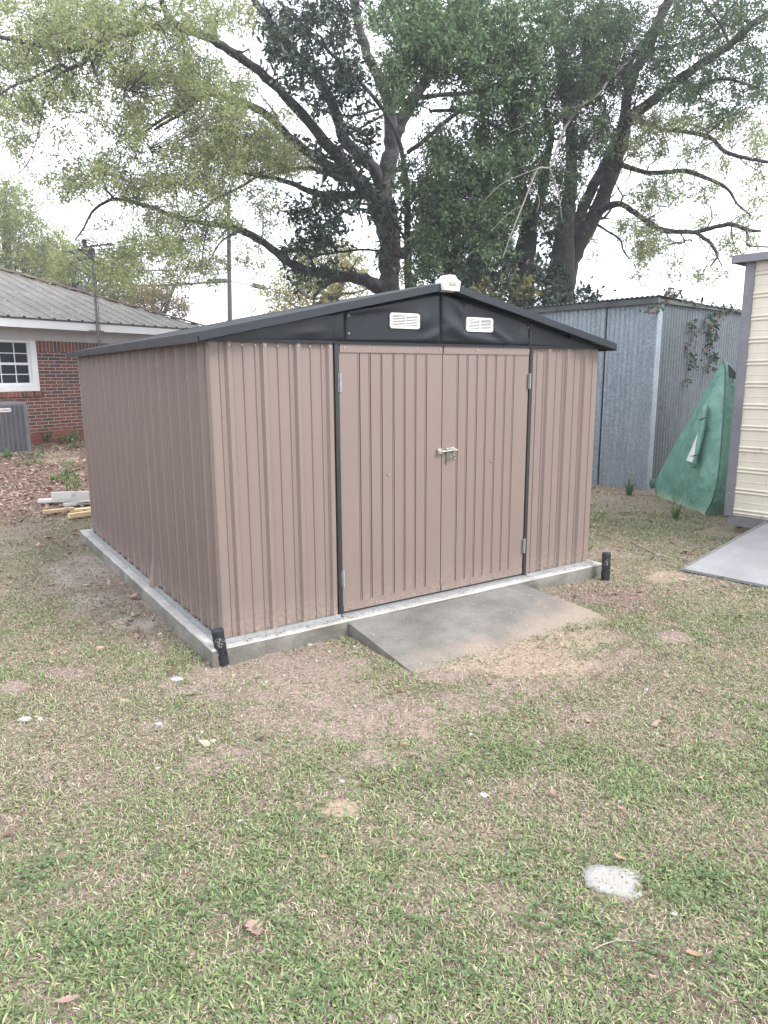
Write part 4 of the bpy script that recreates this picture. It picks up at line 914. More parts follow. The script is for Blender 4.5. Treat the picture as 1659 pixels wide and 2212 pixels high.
class Tree:
    def __init__(s, name, base, label, cat, group=None):
        s.root = empty(name, base, 0, label, cat, group); s.base = np.array(base, float); s.mb = MB(); s.tw = MB(); s.nodes = []; s.lp = []; s.seed = abs(hash(label)) % 1000 if False else len(label)*7+len(name)
        s.rg = np.random.default_rng(s.seed)
    def limb(s, pts, Z0, Z1, n=10, wob=.012, mb=None, sub=4):
        # pts: (px,py,r_px); depth goes Z0 -> Z1 along it
        k = len(pts); L = []
        for i, (px, py, r) in enumerate(pts):
            Z = Z0+(Z1-Z0)*i/(k-1); p = P(px, py, Z); L.append((*p, r*.80*Z/F_))
        C = catmull(L, sub); C = np.array(C); C[:, 3] = np.maximum(C[:, 3], .004)
        C[:, :3] += s.rg.normal(size=(len(C), 3))*np.minimum(C[:, 3:4]*.10, .015)
        rr_ = C[:, 3]*(1+.05*s.rg.normal(size=len(C)))
        (mb or s.mb).tube([c-s.base for c in C[:, :3]], list(np.maximum(rr_, .003)), n)
        for c in C: s.nodes.append(c)
        # side shoots
        return C
    def shoots(s, C, every=3, ln=(.3, .9), r=.35, depth=1):
        for i in range(2, len(C)-1, every):
            if s.rg.random() < .35: continue
            p = C[i, :3]; t = unit(C[i+1, :3]-C[i-1, :3]); d = unit(perp(t[None], s.rg)[0]+t*.6+np.array([0, 0, .1])); L = s.rg.uniform(*ln); k = 5
            pts = [p]; rad = [max(.005, min(C[i, 3]*r, .05))]
            for j in range(k): d = unit(d+s.rg.normal(size=3)*.35+np.array([0, 0, -.03])); pts.append(pts[-1]+d*L/k); rad.append(rad[0]*(1-(j+1)/k*.8))
            s.mb.tube([q-s.base for q in pts], rad, 5); N_ = np.array([np.append(a, b) for a, b in zip(pts, rad)])
            for c in N_: s.nodes.append(c)
            if depth > 0: s.shoots(N_, 2, (ln[0]*.5, ln[1]*.5), .6, depth-1)
    def foliage(s, blobs, csize, nleaf, L, W, droop=.35, dens=1.0, twigs=True, zsp=1.2, maxtw=1.9):
        # blobs: (px,py,rx,ry,Z,count)
        nd = np.array([n_[:3] for n_ in s.nodes]) if s.nodes else None; C = []
        for px, py, rx, ry, Z, cnt in blobs:
            for _ in range(max(1, int(cnt*dens))):
                a = s.rg.uniform(0, 2*math.pi); q = math.sqrt(s.rg.random()); C.append(P(px+rx*q*math.cos(a), py+ry*q*math.sin(a), Z+s.rg.normal()*zsp*.5))
        C = np.array(C); n = len(C)
        PP, DD = [], []
        for c in C:
            if twigs and nd is not None:
                ds_ = ((nd-c)**2).sum(1); i = s.rg.choice(np.argpartition(ds_, min(9, len(ds_)-1))[:9]); d0 = nd[i]; dist = np.linalg.norm(c-d0)
                if dist < maxtw:
                    m1 = (c+d0)/2+s.rg.normal(size=3)*dist*.12; s.tw.tube([d0-s.base, m1-s.base, c-s.base], [.006, .0045, .0025], 3, caps=False)
                base_d = unit(c-d0)
            else: base_d = unit(s.rg.normal(size=3))
            nt_ = s.rg.integers(3, 6)
            for _ in range(nt_):
                td = unit(base_d*.5+s.rg.normal(size=3)*.75+np.array([0, 0, -droop])); tl = csize*s.rg.uniform(.5, 1.2); e = c+td*tl
                if twigs: s.tw.tube([c-s.base, c+td*tl*.5+np.array([0, 0, .02])-s.base, e-s.base], [.0025, .002, .0014], 3, caps=False)
                k = max(2, int(nleaf/nt_*s.rg.uniform(.6, 1.4))); t = s.rg.random(k)**.7
                pp = c+td*tl*t[:, None]+s.rg.normal(size=(k, 3))*csize*.16
                PP.append(pp); DD.append(unit(td*.5+s.rg.normal(size=(k, 3))*.8+np.array([0, 0, -droop])))
        PP = np.concatenate(PP); DD = np.concatenate(DD); n = len(PP)
        return PP, DD, s.rg.uniform(.7, 1.3, n)*L, s.rg.uniform(.75, 1.25, n)*W
    def leaves(s, packs, mats, name='crown'):
        PP = np.concatenate([p[0][0] for p in packs]); DD = np.concatenate([p[0][1] for p in packs]); LL = np.concatenate([p[0][2] for p in packs]); WW = np.concatenate([p[0][3] for p in packs])
        mi = np.concatenate([np.full(len(p[0][0]), p[1]) for p in packs]); s.count = len(PP)
        return leafmesh(name, PP-s.base, DD, perp(DD, s.rg), LL, WW, mats, s.root, mi)
    def finish(s, bark, trunkname='trunk'):
        if s.mb.v: s.mb.build(trunkname, bark, s.root, smooth=True)
        if s.tw.v: s.tw.build('twigs', bark, s.root)

# ---- left oak
ZA = 16.0; bA = P(842, 690, ZA); bA[2] = .1
oak = Tree('oak_tree', bA, 'spreading oak with lichen grey limbs and pale new leaves, left of centre behind the shed', 'tree')
lim = oak.limb
C = [lim([(842,850,36),(842,690,33),(841,627,30),(843,560,29),(839,500,31),(828,455,36),(818,428,34)], ZA, ZA, 14)]
C += [lim([(824,440,26),(836,367,22),(846,317,21),(843,267,18),(836,217,16),(815,160,14),(793,117,13),(770,33,11),(752,-50,9)], ZA, ZA-1.5)]
C += [lim([(844,325,18),(858,285,18),(873,250,18),(900,200,16),(930,160,11),(960,90,9),(1000,0,7)], ZA, ZA-1)]
C += [lim([(826,425,18),(813,373,16),(780,338,16),(745,303,15),(722,240,13),(697,183,12),(653,133,11),(603,73,10),(555,10,9),(520,-50,8)], ZA, ZA-2.5)]
C += [lim([(822,440,24),(795,415,22),(766,383,19),(720,327,16),(653,247,14),(586,177,13),(540,140,12),(484,100,11),(430,72,11),(384,57,11),(362,32,9),(348,0,8),(338,-50,7)], ZA, ZA-4.5)]
C += [lim([(400,62,10),(360,56,10),(333,57,10),(283,70,9),(217,87,8),(150,110,7),(100,100,6),(33,87,6),(0,80,5),(-80,70,4)], ZA-4.2, ZA-6)]
C += [lim([(330,58,4),(300,60,4),(293,33,4),(317,13,4),(347,25,4)], ZA-4.4, ZA-4.6, 6)]
C += [lim([(790,412,17),(750,380,14),(703,353,13),(636,307,12),(586,257,11),(540,228,10),(500,217,9),(450,200,9),(400,222,7),(370,245,5),(345,262,4),(315,282,3)], ZA, ZA-3.5)]
C += [lim([(450,200,6),(427,217,5),(395,245,4),(360,263,4),(333,280,3)], ZA-3, ZA-3.6, 6)]
C += [lim([(800,420,14),(760,420,11),(696,420,9),(650,405,7),(620,393,6),(580,382,5),(553,380,4),(500,367,3)], ZA, ZA-2)]
C += [lim([(745,388,9),(700,372,7),(660,362,6),(620,368,5),(580,378,4)], ZA-.3, ZA-1.8, 8)]
C += [lim([(575,380,4),(553,383,4),(527,400,4),(495,416,3.5),(467,430,3),(434,457,3),(413,473,3),(392,500,2)], ZA-1.6, ZA-3, 6)]
C += [lim([(838,640,22),(810,617,20),(780,602,16),(753,597,14),(696,590,13),(636,573,12),(596,543,10),(553,515,10),(500,490,9),(450,484,7),(400,472,6.5),(367,463,6),(300,440,5),(247,430,4.2),(207,450,3.4),(190,474,3),(180,494,2.5),(163,517,2)], ZA, ZA-5)]
C += [lim([(760,600,11),(720,604,9),(700,615,9),(688,628,7),(678,640,4)], ZA, ZA-.3, 8)]
C += [lim([(247,430,3),(230,410,2.5),(222,390,2),(190,380,2),(170,375,1.5)], ZA-4.4, ZA-5, 5)]
C += [lim([(217,87,5),(180,130,5),(150,150,4.5),(130,140,4),(80,165,4),(30,185,3),(0,205,3),(-40,240,2)], ZA-5, ZA-6, 6)]
C += [lim([(240,85,5),(190,130,4),(130,160,4),(100,200,3),(90,250,2),(80,300,1.6),(62,350,1.2),(40,375,1)], ZA-5, ZA-6.4, 5)]
C += [lim([(885,534,10),(930,494,8),(980,460,6),(1060,430,5),(1110,420,3)], ZA, ZA-.5, 8), lim([(850,560,16),(885,534,11)], ZA, ZA, 10), lim([(905,210,7),(960,205,6),(1020,200,5),(1080,190,4)], ZA-.3, ZA-1, 8), lim([(880,330,6),(920,300,6),(990,243,5),(1060,230,4),(1110,210,3)], ZA, ZA-1, 8)]
C += [lim([(300,440,3),(280,405,2.5),(283,380,2),(265,365,1.6)], ZA-4, ZA-4.4, 5), lim([(520,498,3),(480,520,2.5),(455,560,2),(440,600,1.6)], ZA-3, ZA-3.2, 5), lim([(450,484,3),(444,510,2.4),(438,545,2),(437,590,1.4)], ZA-3.2, ZA-3.3, 5)]
for c in C[1:]: oak.shoots(c, 3, (.3, 1.0))
fl = [(60,60,110,80,11,62),(170,60,100,70,11,55),(290,110,110,70,11.5,60),(60,150,90,60,11,34),(180,175,90,45,11,32),(110,235,60,35,11,9),(30,230,50,40,10.5,18),(40,290,40,30,10.5,8),(260,30,80,40,11.5,34),(420,30,70,50,12,34),(500,40,60,50,13,22),
      (340,180,90,60,12,55),(430,150,60,50,12.5,34),(450,230,70,50,12.5,50),(330,240,60,35,12,16),(240,255,70,18,11.5,9),(265,290,50,22,11.5,8),(520,180,40,40,13.5,14),(520,290,60,50,13.5,56),(590,320,50,45,14,46),(440,300,50,40,13,34),(380,330,60,35,12.5,22),(470,350,50,35,13,28),(600,240,40,22,14,8),
      (290,330,50,26,12,9),(200,370,60,35,11.5,26),(150,400,40,20,11.3,10),(290,400,50,30,11.8,22),(370,390,60,30,12.5,28),(460,410,50,26,13,22),(560,355,70,30,14,38),(650,350,45,22,14.5,16),(560,420,50,22,14,10),
      (380,470,70,30,12.5,26),(470,480,50,40,13,20),(330,520,60,35,12,26),(260,560,50,40,11.8,26),(400,540,50,40,12.5,22),(460,580,40,30,13,12),(350,590,40,24,12.5,8),(540,540,40,40,13.5,8),(160,300,60,30,11,6),(110,370,30,18,11,2),(600,460,40,24,14,8),(660,600,30,24,15,6),(250,470,30,14,12,2)]
fl2 = [(590,40,70,50,14.5,14),(730,40,80,50,15,22),(800,150,60,60,15,24),(700,250,40,50,15,8),(840,60,40,60,15,20),(640,520,70,60,17.5,40),(720,560,60,50,17.5,34),(600,600,60,34,17.5,14),(700,420,60,40,17.5,14)]
oak.leaves([(oak.foliage(fl, .27, 42, .068, .026, .35, 1.6, zsp=1.6), 0), (oak.foliage(fl2, .26, 38, .066, .025, .35, 1.0, zsp=1.4), 0)], [M_['lf_oak']])
oak.finish(M_['bark'])
# ---- magnolia (dark)
bM = P(882, 640, 14.8); bM[2] = .05
mag = Tree('magnolia_tree', bM, 'dark glossy leaved magnolia growing in front of the left oak trunk', 'tree')
lim = mag.limb
C = [lim([(884,760,13),(882,607,11),(880,534,9.5),(881,450,8),(874,367,7),(860,300,6),(830,240,6),(790,190,5),(740,140,5),(690,90,4),(640,40,4),(600,0,3)], 14.8, 13.5, 10)]
C += [lim([(880,520,4),(840,470,4),(790,440,3),(740,460,3),(690,490,2)], 14.7, 14, 6), lim([(880,450,4),(900,420,3),(920,390,2)], 14.8, 14.4, 5), lim([(820,235,4),(760,250,3),(700,240,3),(660,220,2)], 14.4, 13.8, 6), lim([(740,140,3),(680,150,3),(620,120,2)], 14, 13.5, 6), lim([(880,560,4),(800,540,3),(730,545,3),(660,560,2),(640,600,1.5)], 14.8, 14, 6), lim([(835,245,4),(790,270,3),(740,300,3),(700,340,2)], 14.4, 14, 6)]
for c in C: mag.shoots(c, 3, (.3, .8))
fm = [(590,50,50,45,13.6,30),(640,100,60,50,13.6,42),(690,50,60,60,13.8,40),(650,170,40,35,13.6,26),(700,160,50,45,13.8,34),(745,110,40,50,14,26),(750,200,50,45,14,34),(700,220,30,30,14,14),(790,260,40,45,14.1,24),(760,300,35,35,14.1,16),(640,50,50,45,13.8,20),(730,15,50,30,13.8,20),(770,160,30,40,14,14),(600,110,30,30,13.6,10),
      (690,460,50,35,14,30),(650,450,30,25,14,12),(730,420,50,28,14,22),(780,400,40,24,14,16),(700,510,50,28,14,26),(650,540,40,24,14,22),(640,500,25,25,14,8),(700,580,40,20,14,10),(800,440,40,30,14.2,18),(740,500,30,30,14,10),(850,470,26,40,14.3,18),(840,540,20,30,14.3,9),(895,440,30,40,14.4,20),(925,400,26,36,14.6,16),(900,500,20,30,14.4,8),(780,330,30,26,14,10),(850,400,20,30,14.4,5),(700,310,50,22,14,10),(705,360,50,14,14,10),
      (640,590,24,30,14,10),(1175,520,14,50,15,10),(1190,590,20,26,14.2,10),(1240,630,30,12,14,10),(1150,600,26,20,14.5,8)]
mag.leaves([(mag.foliage(fm, .22, 15, .14, .055, .2, .9, zsp=.9), 0)], [M_['lf_mag']]); mag.finish(M_['bark_d'])
# ---- middle evergreen
ZC = 13.0; bC = P(1125, 690, 15); bC[2] = 0
mid = Tree('evergreen_oak', bC, 'dense mid green evergreen oak filling the space between the two big trunks', 'tree')
lim = mid.limb
C = [lim([(1130,860,32),(1130,700,31),(1130,640,30),(1132,560,29),(1143,490,24),(1130,420,16),(1112,340,14),(1108,260,12),(1095,180,10),(1060,100,9),(1010,40,7),(960,-30,6)], 15, 12.5, 12)]
C += [lim([(1140,500,14),(1165,430,12),(1180,350,10),(1190,280,8),(1160,180,6),(1150,60,5)], 15, 13, 9), lim([(1110,300,7),(1050,260,6),(990,240,5),(930,240,4)], 14, 12.8, 7), lim([(1125,420,7),(1060,400,6),(1000,400,5),(950,430,4)], 14.4, 13, 7), lim([(1060,100,5),(980,90,5),(920,100,4),(870,120,3)], 13, 11.8, 6), lim([(1140,560,8),(1080,540,6),(1020,540,5),(960,560,3)], 15, 13.6, 6)]
for c in C[1:]: mid.shoots(c, 3, (.3, .9))
fc = [(870,30,70,50,11.3,56),(950,50,70,60,11.3,70),(1040,50,70,60,11.5,72),(1130,60,70,60,12,66),(900,110,60,40,11.5,50),(860,170,40,45,12,32),(980,130,60,50,11.8,60),(1060,150,60,60,12,64),(1140,150,50,60,12.2,50),(880,220,35,24,12,10),(1010,215,50,20,12.2,14),(1090,240,70,50,12.5,52),(1160,250,40,60,12.8,36),
      (1000,300,60,40,12.6,34),(1080,320,60,40,12.8,50),(950,330,35,35,12.8,20),(930,300,25,25,12.8,6),(1150,340,40,50,13,34),(1000,370,60,35,13,46),(950,400,40,35,13,34),(1070,390,50,40,13,50),(1010,440,60,35,13,56),(940,470,50,40,13.4,52),(1080,460,50,40,13,44),(990,510,60,40,13.4,60),(920,540,40,40,13.6,34),(1060,530,45,40,13.4,44),(960,580,50,30,13.8,46),(1040,590,45,30,13.8,30),(1090,520,20,60,13.8,14),(1100,560,20,30,14,6),(900,600,24,20,14,8),(880,380,24,40,13,16),(1120,440,30,40,13.2,16)]
mid.leaves([(mid.foliage(fc, .24, 34, .080, .034, .25, 1.5, zsp=1.3), 0)], [M_['lf_mid']]); mid.finish(M_['bark_d'])
# ---- right oak
ZB = 14.6; bB = P(1215, 690, ZB); bB[2] = 0
okr = Tree('oak_tree', bB, 'tall forked oak with dark limbs reaching to the upper right, behind the corrugated shed', 'tree')
lim = okr.limb
C = [lim([(1210,860,46),(1210,700,44),(1208,630,40),(1215,560,32),(1219,500,27),(1226,450,21),(1233,400,17),(1236,350,15),(1229,267,14),(1219,200,13),(1209,133,12),(1193,33,10),(1180,-50,8)], ZB, ZB-1.2, 14)]
C += [lim([(1214,640,28),(1228,590,24),(1249,534,22),(1283,467,20),(1313,400,19),(1336,333,18),(1348,283,19)], ZB, ZB-.4, 12)]
C += [lim([(1222,540,20),(1238,495,17),(1256,460,15),(1283,400,15),(1315,340,15),(1340,285,17)], ZB, ZB-.4, 12)]
C += [lim([(1342,300,17),(1350,250,14),(1366,167,14),(1396,110,14),(1423,43,14),(1443,0,13),(1462,-60,12)], ZB-.4, ZB-1.5, 11)]
C += [lim([(1340,295,16),(1362,255,15),(1406,220,13),(1456,180,12),(1506,143,12),(1573,100,11),(1616,60,10),(1659,30,9),(1720,-10,8)], ZB-.4, ZB-3, 11)]
C += [lim([(1330,355,8),(1353,360,7),(1396,373,6),(1440,372,6),(1483,370,6),(1540,390,5),(1573,410,4),(1590,437,3),(1605,452,2.5),(1623,467,2)], ZB-.3, ZB-2.5, 8)]
C += [lim([(1372,250,6),(1400,268,5),(1433,280,5),(1473,283,6),(1533,297,5.5),(1566,327,5),(1606,340,5),(1659,350,4),(1700,350,3)], ZB-.6, ZB-2.8, 8)]
C += [lim([(1285,465,11),(1306,450,10),(1339,440,8),(1373,460,7),(1423,494,7),(1466,500,6),(1506,500,6),(1545,490,6),(1580,484,6),(1616,497,5),(1643,499,3)], ZB-.2, ZB-3, 9)]
C += [lim([(1500,500,5),(1520,514,5),(1536,527,5),(1550,550,4),(1545,562,3),(1536,574,2.5)], ZB-2, ZB-2.4, 7), lim([(1612,496,4),(1616,512,3),(1616,530,3),(1660,534,2.5)], ZB-2.8, ZB-3, 6)]
C += [lim([(1290,485,3.5),(1313,500,3),(1339,517,3),(1346,540,2.4),(1360,560,2)], ZB-.3, ZB-.9, 6), lim([(1550,555,2),(1560,580,1.5),(1556,590,1)], ZB-2.3, ZB-2.4, 5)]
C += [lim([(1470,175,5),(1500,190,5),(1560,170,4),(1640,190,3)], ZB-1.5, ZB-2.4, 6), lim([(1400,110,5),(1470,95,4),(1540,60,3),(1600,-10,3)], ZB-1, ZB-2, 6), lim([(1575,98,4),(1560,60,3),(1530,20,3),(1500,-20,2)], ZB-2, ZB-2.4, 6), lim([(1520,297,3),(1560,260,3),(1600,220,2)], ZB-1.8, ZB-2.2, 5)]
for c in C[1:]: okr.shoots(c, 3, (.3, 1.0))
db = MB()
for pts, z0, z1 in (([(1373,120,4),(1319,167,6),(1293,203,5.4),(1253,230,5),(1223,273,5),(1203,317,4.4),(1189,360,4),(1163,364,3.6),(1146,400,3.2),(1129,444,2.8),(1106,500,2.2),(1085,560,1.4)], 12.4, 10.6), ([(1253,230,3),(1210,236,2.6),(1163,233,2.4),(1135,218,2),(1106,220,1.8)], 11.9, 11.6), ([(1186,360,2.4),(1206,420,2),(1214,480,1.2)], 11.3, 11.2), ([(1163,364,2.4),(1120,380,1.8),(1080,400,1.4),(1040,440,1)], 11.2, 11), ([(1321,165,2),(1338,205,1.8),(1330,245,1.2)], 12.2, 12.1), ([(1150,395,2),(1165,430,1.4),(1160,460,1)], 11.1, 11), ([(1160,235,1.6),(1130,270,1.4),(1090,290,1)], 11.6, 11.5), ([(1129,444,1.6),(1100,460,1.2),(1060,500,1)], 10.9, 10.8)):
    lim([(a_, b_, c_*.72) for a_, b_, c_ in pts], z0, z1, 7, mb=db)
db.build('dead_branch', M_['deadwood'], okr.root, smooth=True)
fr = [(1240,40,60,60,12.6,52),(1310,60,60,60,12.8,50),(1260,130,60,50,12.8,50),(1320,160,50,50,13,38),(1270,220,50,50,13,40),(1210,210,30,60,13,20),(1290,290,40,40,13.2,30),(1240,320,30,60,13.4,18),(1200,400,40,50,13.6,30),(1190,470,30,30,13.8,14),(1250,400,24,30,13.8,8),
      (1370,60,50,60,12.8,26),(1400,160,50,40,13,18),(1440,110,60,40,12.8,22),(1480,40,60,50,12.8,28),(1560,30,60,40,12.6,26),(1630,30,40,40,12.5,12),(1520,100,40,30,12.6,10),(1470,200,50,24,12.8,16),(1540,170,50,30,12.6,18),(1620,130,50,40,12.4,20),(1630,200,40,40,12.3,14),(1560,230,50,26,12.5,12)]
fr2 = [(1400,300,40,50,13.2,24),(1400,250,30,20,13.2,10),(1370,330,20,40,13.4,12),(1450,260,50,24,13,18),(1530,270,50,24,12.8,18),(1600,270,50,30,12.6,14),(1640,320,30,40,12.4,12),(1500,330,50,24,12.8,10),(1440,400,50,30,13,22),(1400,420,40,30,13.2,14),(1500,410,50,20,12.9,8),(1560,350,40,20,12.7,6),(1630,400,30,30,12.4,8),
       (1380,480,40,24,13.2,10),(1400,520,26,34,13,18),(1386,570,16,34,13,12),(1440,540,40,30,13,6),(1350,500,30,20,13.4,6),(1530,470,40,20,12.8,5),(1600,520,40,18,12.4,10),(1540,580,40,22,12.6,7),(1620,470,30,14,12.4,5),(1470,570,40,30,13,3),(1290,540,24,40,14,3)]
okr.leaves([(okr.foliage(fr, .24, 40, .070, .029, .3, 1.8, zsp=1.4), 0), (okr.foliage(fr2, .22, 32, .064, .027, .4, 1.5, zsp=1.0), 1)], [M_['lf_right'], M_['lf_oak']])
okr.finish(M_['bark'])
# ---- yellowish shrubs and a back tree behind the ridge
def bgtree(px, py, Z, blobs, name, label, mats, trunk_px, L=.10, W=.045, cs=.4, nl=34, dens=1.0, group=None, cat='tree', zsp=2.0):
    p = P(px, py, Z); p[2] = 0; t = Tree(name, p, label, cat, group)
    tops = sorted(blobs, key=lambda b_: b_[1])[:1][0]
    c0 = t.limb([(px, py+60, trunk_px), (px, py, trunk_px), ((px+tops[0])/2, (py+tops[1])/2, trunk_px*.7), (tops[0], tops[1], trunk_px*.25)], Z, Z, 8)
    for b_ in blobs: c0 = t.limb([((px+tops[0])/2, (py+tops[1])/2+10, trunk_px*.5), ((px+b_[0])/2+random.uniform(-10, 10), (py+b_[1])/2, trunk_px*.35), (b_[0], b_[1], trunk_px*.15)], Z, Z, 6); t.shoots(c0, 2, (.4, 1.4), .5, 1)
    t.leaves([(t.foliage([(b_[0], b_[1], b_[2], b_[3], Z, b_[4]) for b_ in blobs], cs, nl, L, W, .1, dens, zsp=zsp, maxtw=3), 0)], mats); t.finish(M_['bark_d']); return t
bgtree(700, 690, 24, [(640,600,50,40,20),(700,570,60,50,30),(740,610,60,40,34),(680,640,70,24,30),(770,560,40,50,20),(610,640,40,24,16),(900,560,40,60,20),(580,672,30,12,6)], 'background_tree', 'yellow green tree seen under the left oak limb behind the ridge', [M_['lf_yel']], 9, .12, .055, .45, 32, 1.2, 'trees in the far background')
bgtree(1090, 700, 12.2, [(1060,632,40,12,5),(1110,620,45,20,7),(1140,632,40,18,7),(1070,645,40,12,6)], 'yellow_leaved_shrub', 'shrub with yellow and copper leaves rising behind the shed ridge', [M_['lf_yeld']], 4, .13, .055, .22, 12, 1.0, None, 'shrub', .8)
bgtree(1080, 700, 12.8, [(1060,600,60,40,34),(1120,590,60,40,34),(1160,630,60,26,26),(1010,600,50,30,26),(1220,660,50,10,16),(1290,650,40,12,8)], 'dark_shrub', 'dark leafy shrub crowding behind the ridge of the brown shed', [M_['lf_mag']], 4, .13, .055, .25, 12, 1.0, None, 'shrub', .8)
bgtree(20, 700, 30, [(20,450,60,50,60),(40,520,90,50,90),(-20,500,60,80,50),(110,560,70,44,70),(60,600,110,40,80),(-30,600,60,50,40),(10,410,30,20,12)], 'background_tree', 'big rounded pale green tree behind the left end of the house roof', [M_['lf_bg']], 12, .13, .06, .5, 40, 1.3, 'trees in the far background')
bgtree(180, 720, 27, [(170,600,60,44,60),(230,620,60,40,56),(150,570,50,34,30),(250,580,50,36,34),(280,640,50,30,30)], 'background_tree', 'yellow green tree behind the antenna mast over the house roof', [M_['lf_bg']], 10, .12, .055, .45, 38, 1.3, 'trees in the far background')
bgtree(330, 740, 26, [(310,650,50,30,34),(360,655,44,28,34),(330,625,40,20,16),(385,670,24,14,8),(380,610,24,24,7)], 'background_tree', 'brownish budding tree above the right part of the house roof', [M_['lf_bgb']], 8, .11, .05, .42, 34, 1.15, 'trees in the far background')

# ---- vine on the corrugated shed
def vine(name, stems, label, n=9, L=.085, up=False):
    p0 = C0; t = empty(name, (*C0, GZ), 0, label, 'vine', 'creeper vines on the corrugated shed'); base = np.array([*C0, GZ]); b = MB(); PP, DD, rg = [], [], np.random.default_rng(len(label))
    nw = np.array([math.sin(CA), -math.cos(CA), 0])
    for st in stems:
        pts = [on_plane(*c6(x, y), (*C0, 0), nw)+nw*.035 for x, y in st]; C_ = np.array(catmull([list(p) for p in pts], 4)); b.tube([c-base for c in C_], .005, 5)
        for c in C_:
            k = rg.integers(n//2, n); PP.append(c+rg.normal(size=(k, 3))*.035+nw*.02); DD.append(unit(rg.normal(size=(k, 3))*.6+nw*.5+np.array([0, 0, -.5])))
    b.build('stem', M_['bark_d'], t); PP = np.concatenate(PP); DD = np.concatenate(DD); n_ = len(PP)
    leafmesh('leaves', PP-base, DD, perp(DD, rg), rg.uniform(.6, 1.2, n_)*L, rg.uniform(.6, 1.1, n_)*L*.6, [M_['lf_vine']], t)
M_['lf_vine'] = m_island('vine_leaves', [(0, (.03, .055, .035)), (.6, (.05, .085, .045)), (.8, (.08, .10, .055)), (.93, (.19, .07, .06)), (1, (.13, .10, .07))], .5, .3, .3)
vine('creeper_vine', [[(850, 430), (835, 470), (870, 480), (850, 560), (820, 600), (845, 650)], [(840, 650), (870, 660), (845, 710), (850, 720)], [(810, 800), (815, 790)]], 'thin creeper with reddish leaves hanging left on the corrugated wall', 4, .075)
vine('creeper_vine', [[(1060, 380), (1000, 395), (945, 410), (930, 450), (985, 455)], [(985, 455), (950, 520), (985, 530), (940, 580), (955, 600)], [(960, 640), (990, 650), (930, 710), (960, 720)]], 'fuller creeper hanging right of the thin one on the corrugated wall', 5, .085)
vine('creeper_vine', [[(560, 380), (600, 350), (650, 330), (690, 270), (740, 265), (770, 290), (820, 305)], [(680, 280), (700, 250), (740, 255)], [(630, 345), (660, 350)], [(840, 315), (900, 315), (950, 325), (1000, 335), (1060, 345), (1110, 355)]], 'creeper growing over the roof corner of the corrugated shed', 4, .075)
# dry pale leaves lying on its roof
def clump(name, px, py, n, h, spread, label, cat, m, w_=.014, group=None, z=None):
    c = on_z(px, py, GZ if z is None else z); gzv = float(gz(c[0], c[1])) if z is None else z; t = empty(name, (c[0], c[1], gzv-.01), 0, label, cat, group); rg = np.random.default_rng(int(px)); b = MB()
    for i in range(n):
        a = rg.uniform(0, 2*math.pi); L = h*rg.uniform(.5, 1.1); ln = rg.uniform(.15, .9)*spread; d = np.array([math.cos(a), math.sin(a), 0]); s_ = np.array([-d[1], d[0], 0]); b0_ = d*rg.uniform(0, .04); k = 6; vs = []
        for j in range(k+1):
            q = j/k; c_ = b0_+d*ln*q*q*L+np.array([0, 0, L*(q-.35*ln*q*q*1.2)]); ww = w_*(1-q**2.5)*.5+.0006; vs += [c_-s_*ww, c_+s_*ww]
        b.add(vs, [(2*j, 2*j+1, 2*j+3, 2*j+2) for j in range(k)])
    b.build('blades', m, t); return t
M_['iris'] = m_island('iris_blades', [(0, (.045, .10, .04)), (.6, (.08, .16, .06)), (1, (.16, .22, .09))], .5, .3, .35)
clump('grass_clump', 1358, 1070, 30, .34, 1.1, 'tall grass clump against the corrugated shed corner', 'plant', M_['iris'], .016, 'tall grass clumps by the sheds')
clump('grass_clump', 1460, 1122, 24, .26, .8, 'short upright grass clump in front of the green tarp', 'plant', M_['iris'], .014, 'tall grass clumps by the sheds')
clump('grass_clump', 1598, 1140, 14, .22, 1.1, 'loose grass clump left of the gap under the cream shed', 'plant', M_['iris'], .014, 'tall grass clumps by the sheds')
clump('grass_clump', 1638, 1152, 12, .16, 1.1, 'small grass clump beside the board ramp under the cream shed', 'plant', M_['iris'], .012, 'tall grass clumps by the sheds')
# weeds near the house and the pile
def weed(name, px, py, h, nl, rad, label, m, Z, L=.06, cat='weed', group='weeds along the brick house'):
    c = P(px, py, Z); g0 = float(gz(c[0], c[1])); t = empty(name, (c[0], c[1], c[2]), 0, label, cat, group); rg = np.random.default_rng(int(px*3)); b = MB(); PP, DD = [], []
    for i in range(max(3, nl//12)):
        a = rg.uniform(0, 6.28); e = np.array([math.cos(a)*rad*rg.random(), math.sin(a)*rad*rg.random(), h*rg.uniform(.5, 1)]); b.tube([(e[0]*.3, e[1]*.3, -.03), e*.5, e], [.005, .004, .002], 4)
        k = 12; q = rg.uniform(.3, 1, k)[:, None]; PP.append(e*q+rg.normal(size=(k, 3))*.02); DD.append(unit(rg.normal(size=(k, 3))*.8+np.array([0, 0, .2])))
    b.build('stems', M_['iris'], t); PP = np.concatenate(PP); DD = np.concatenate(DD); n = len(PP)
    leafmesh('leaves', PP, DD, perp(DD, rg), rg.uniform(.6, 1.2, n)*L, rg.uniform(.6, 1.2, n)*L*.45, [m], t)
M_['weed'] = m_island('weed_leaves', [(0, (.06, .12, .045)), (.6, (.11, .19, .07)), (1, (.19, .26, .11))], .5, .35, .3)
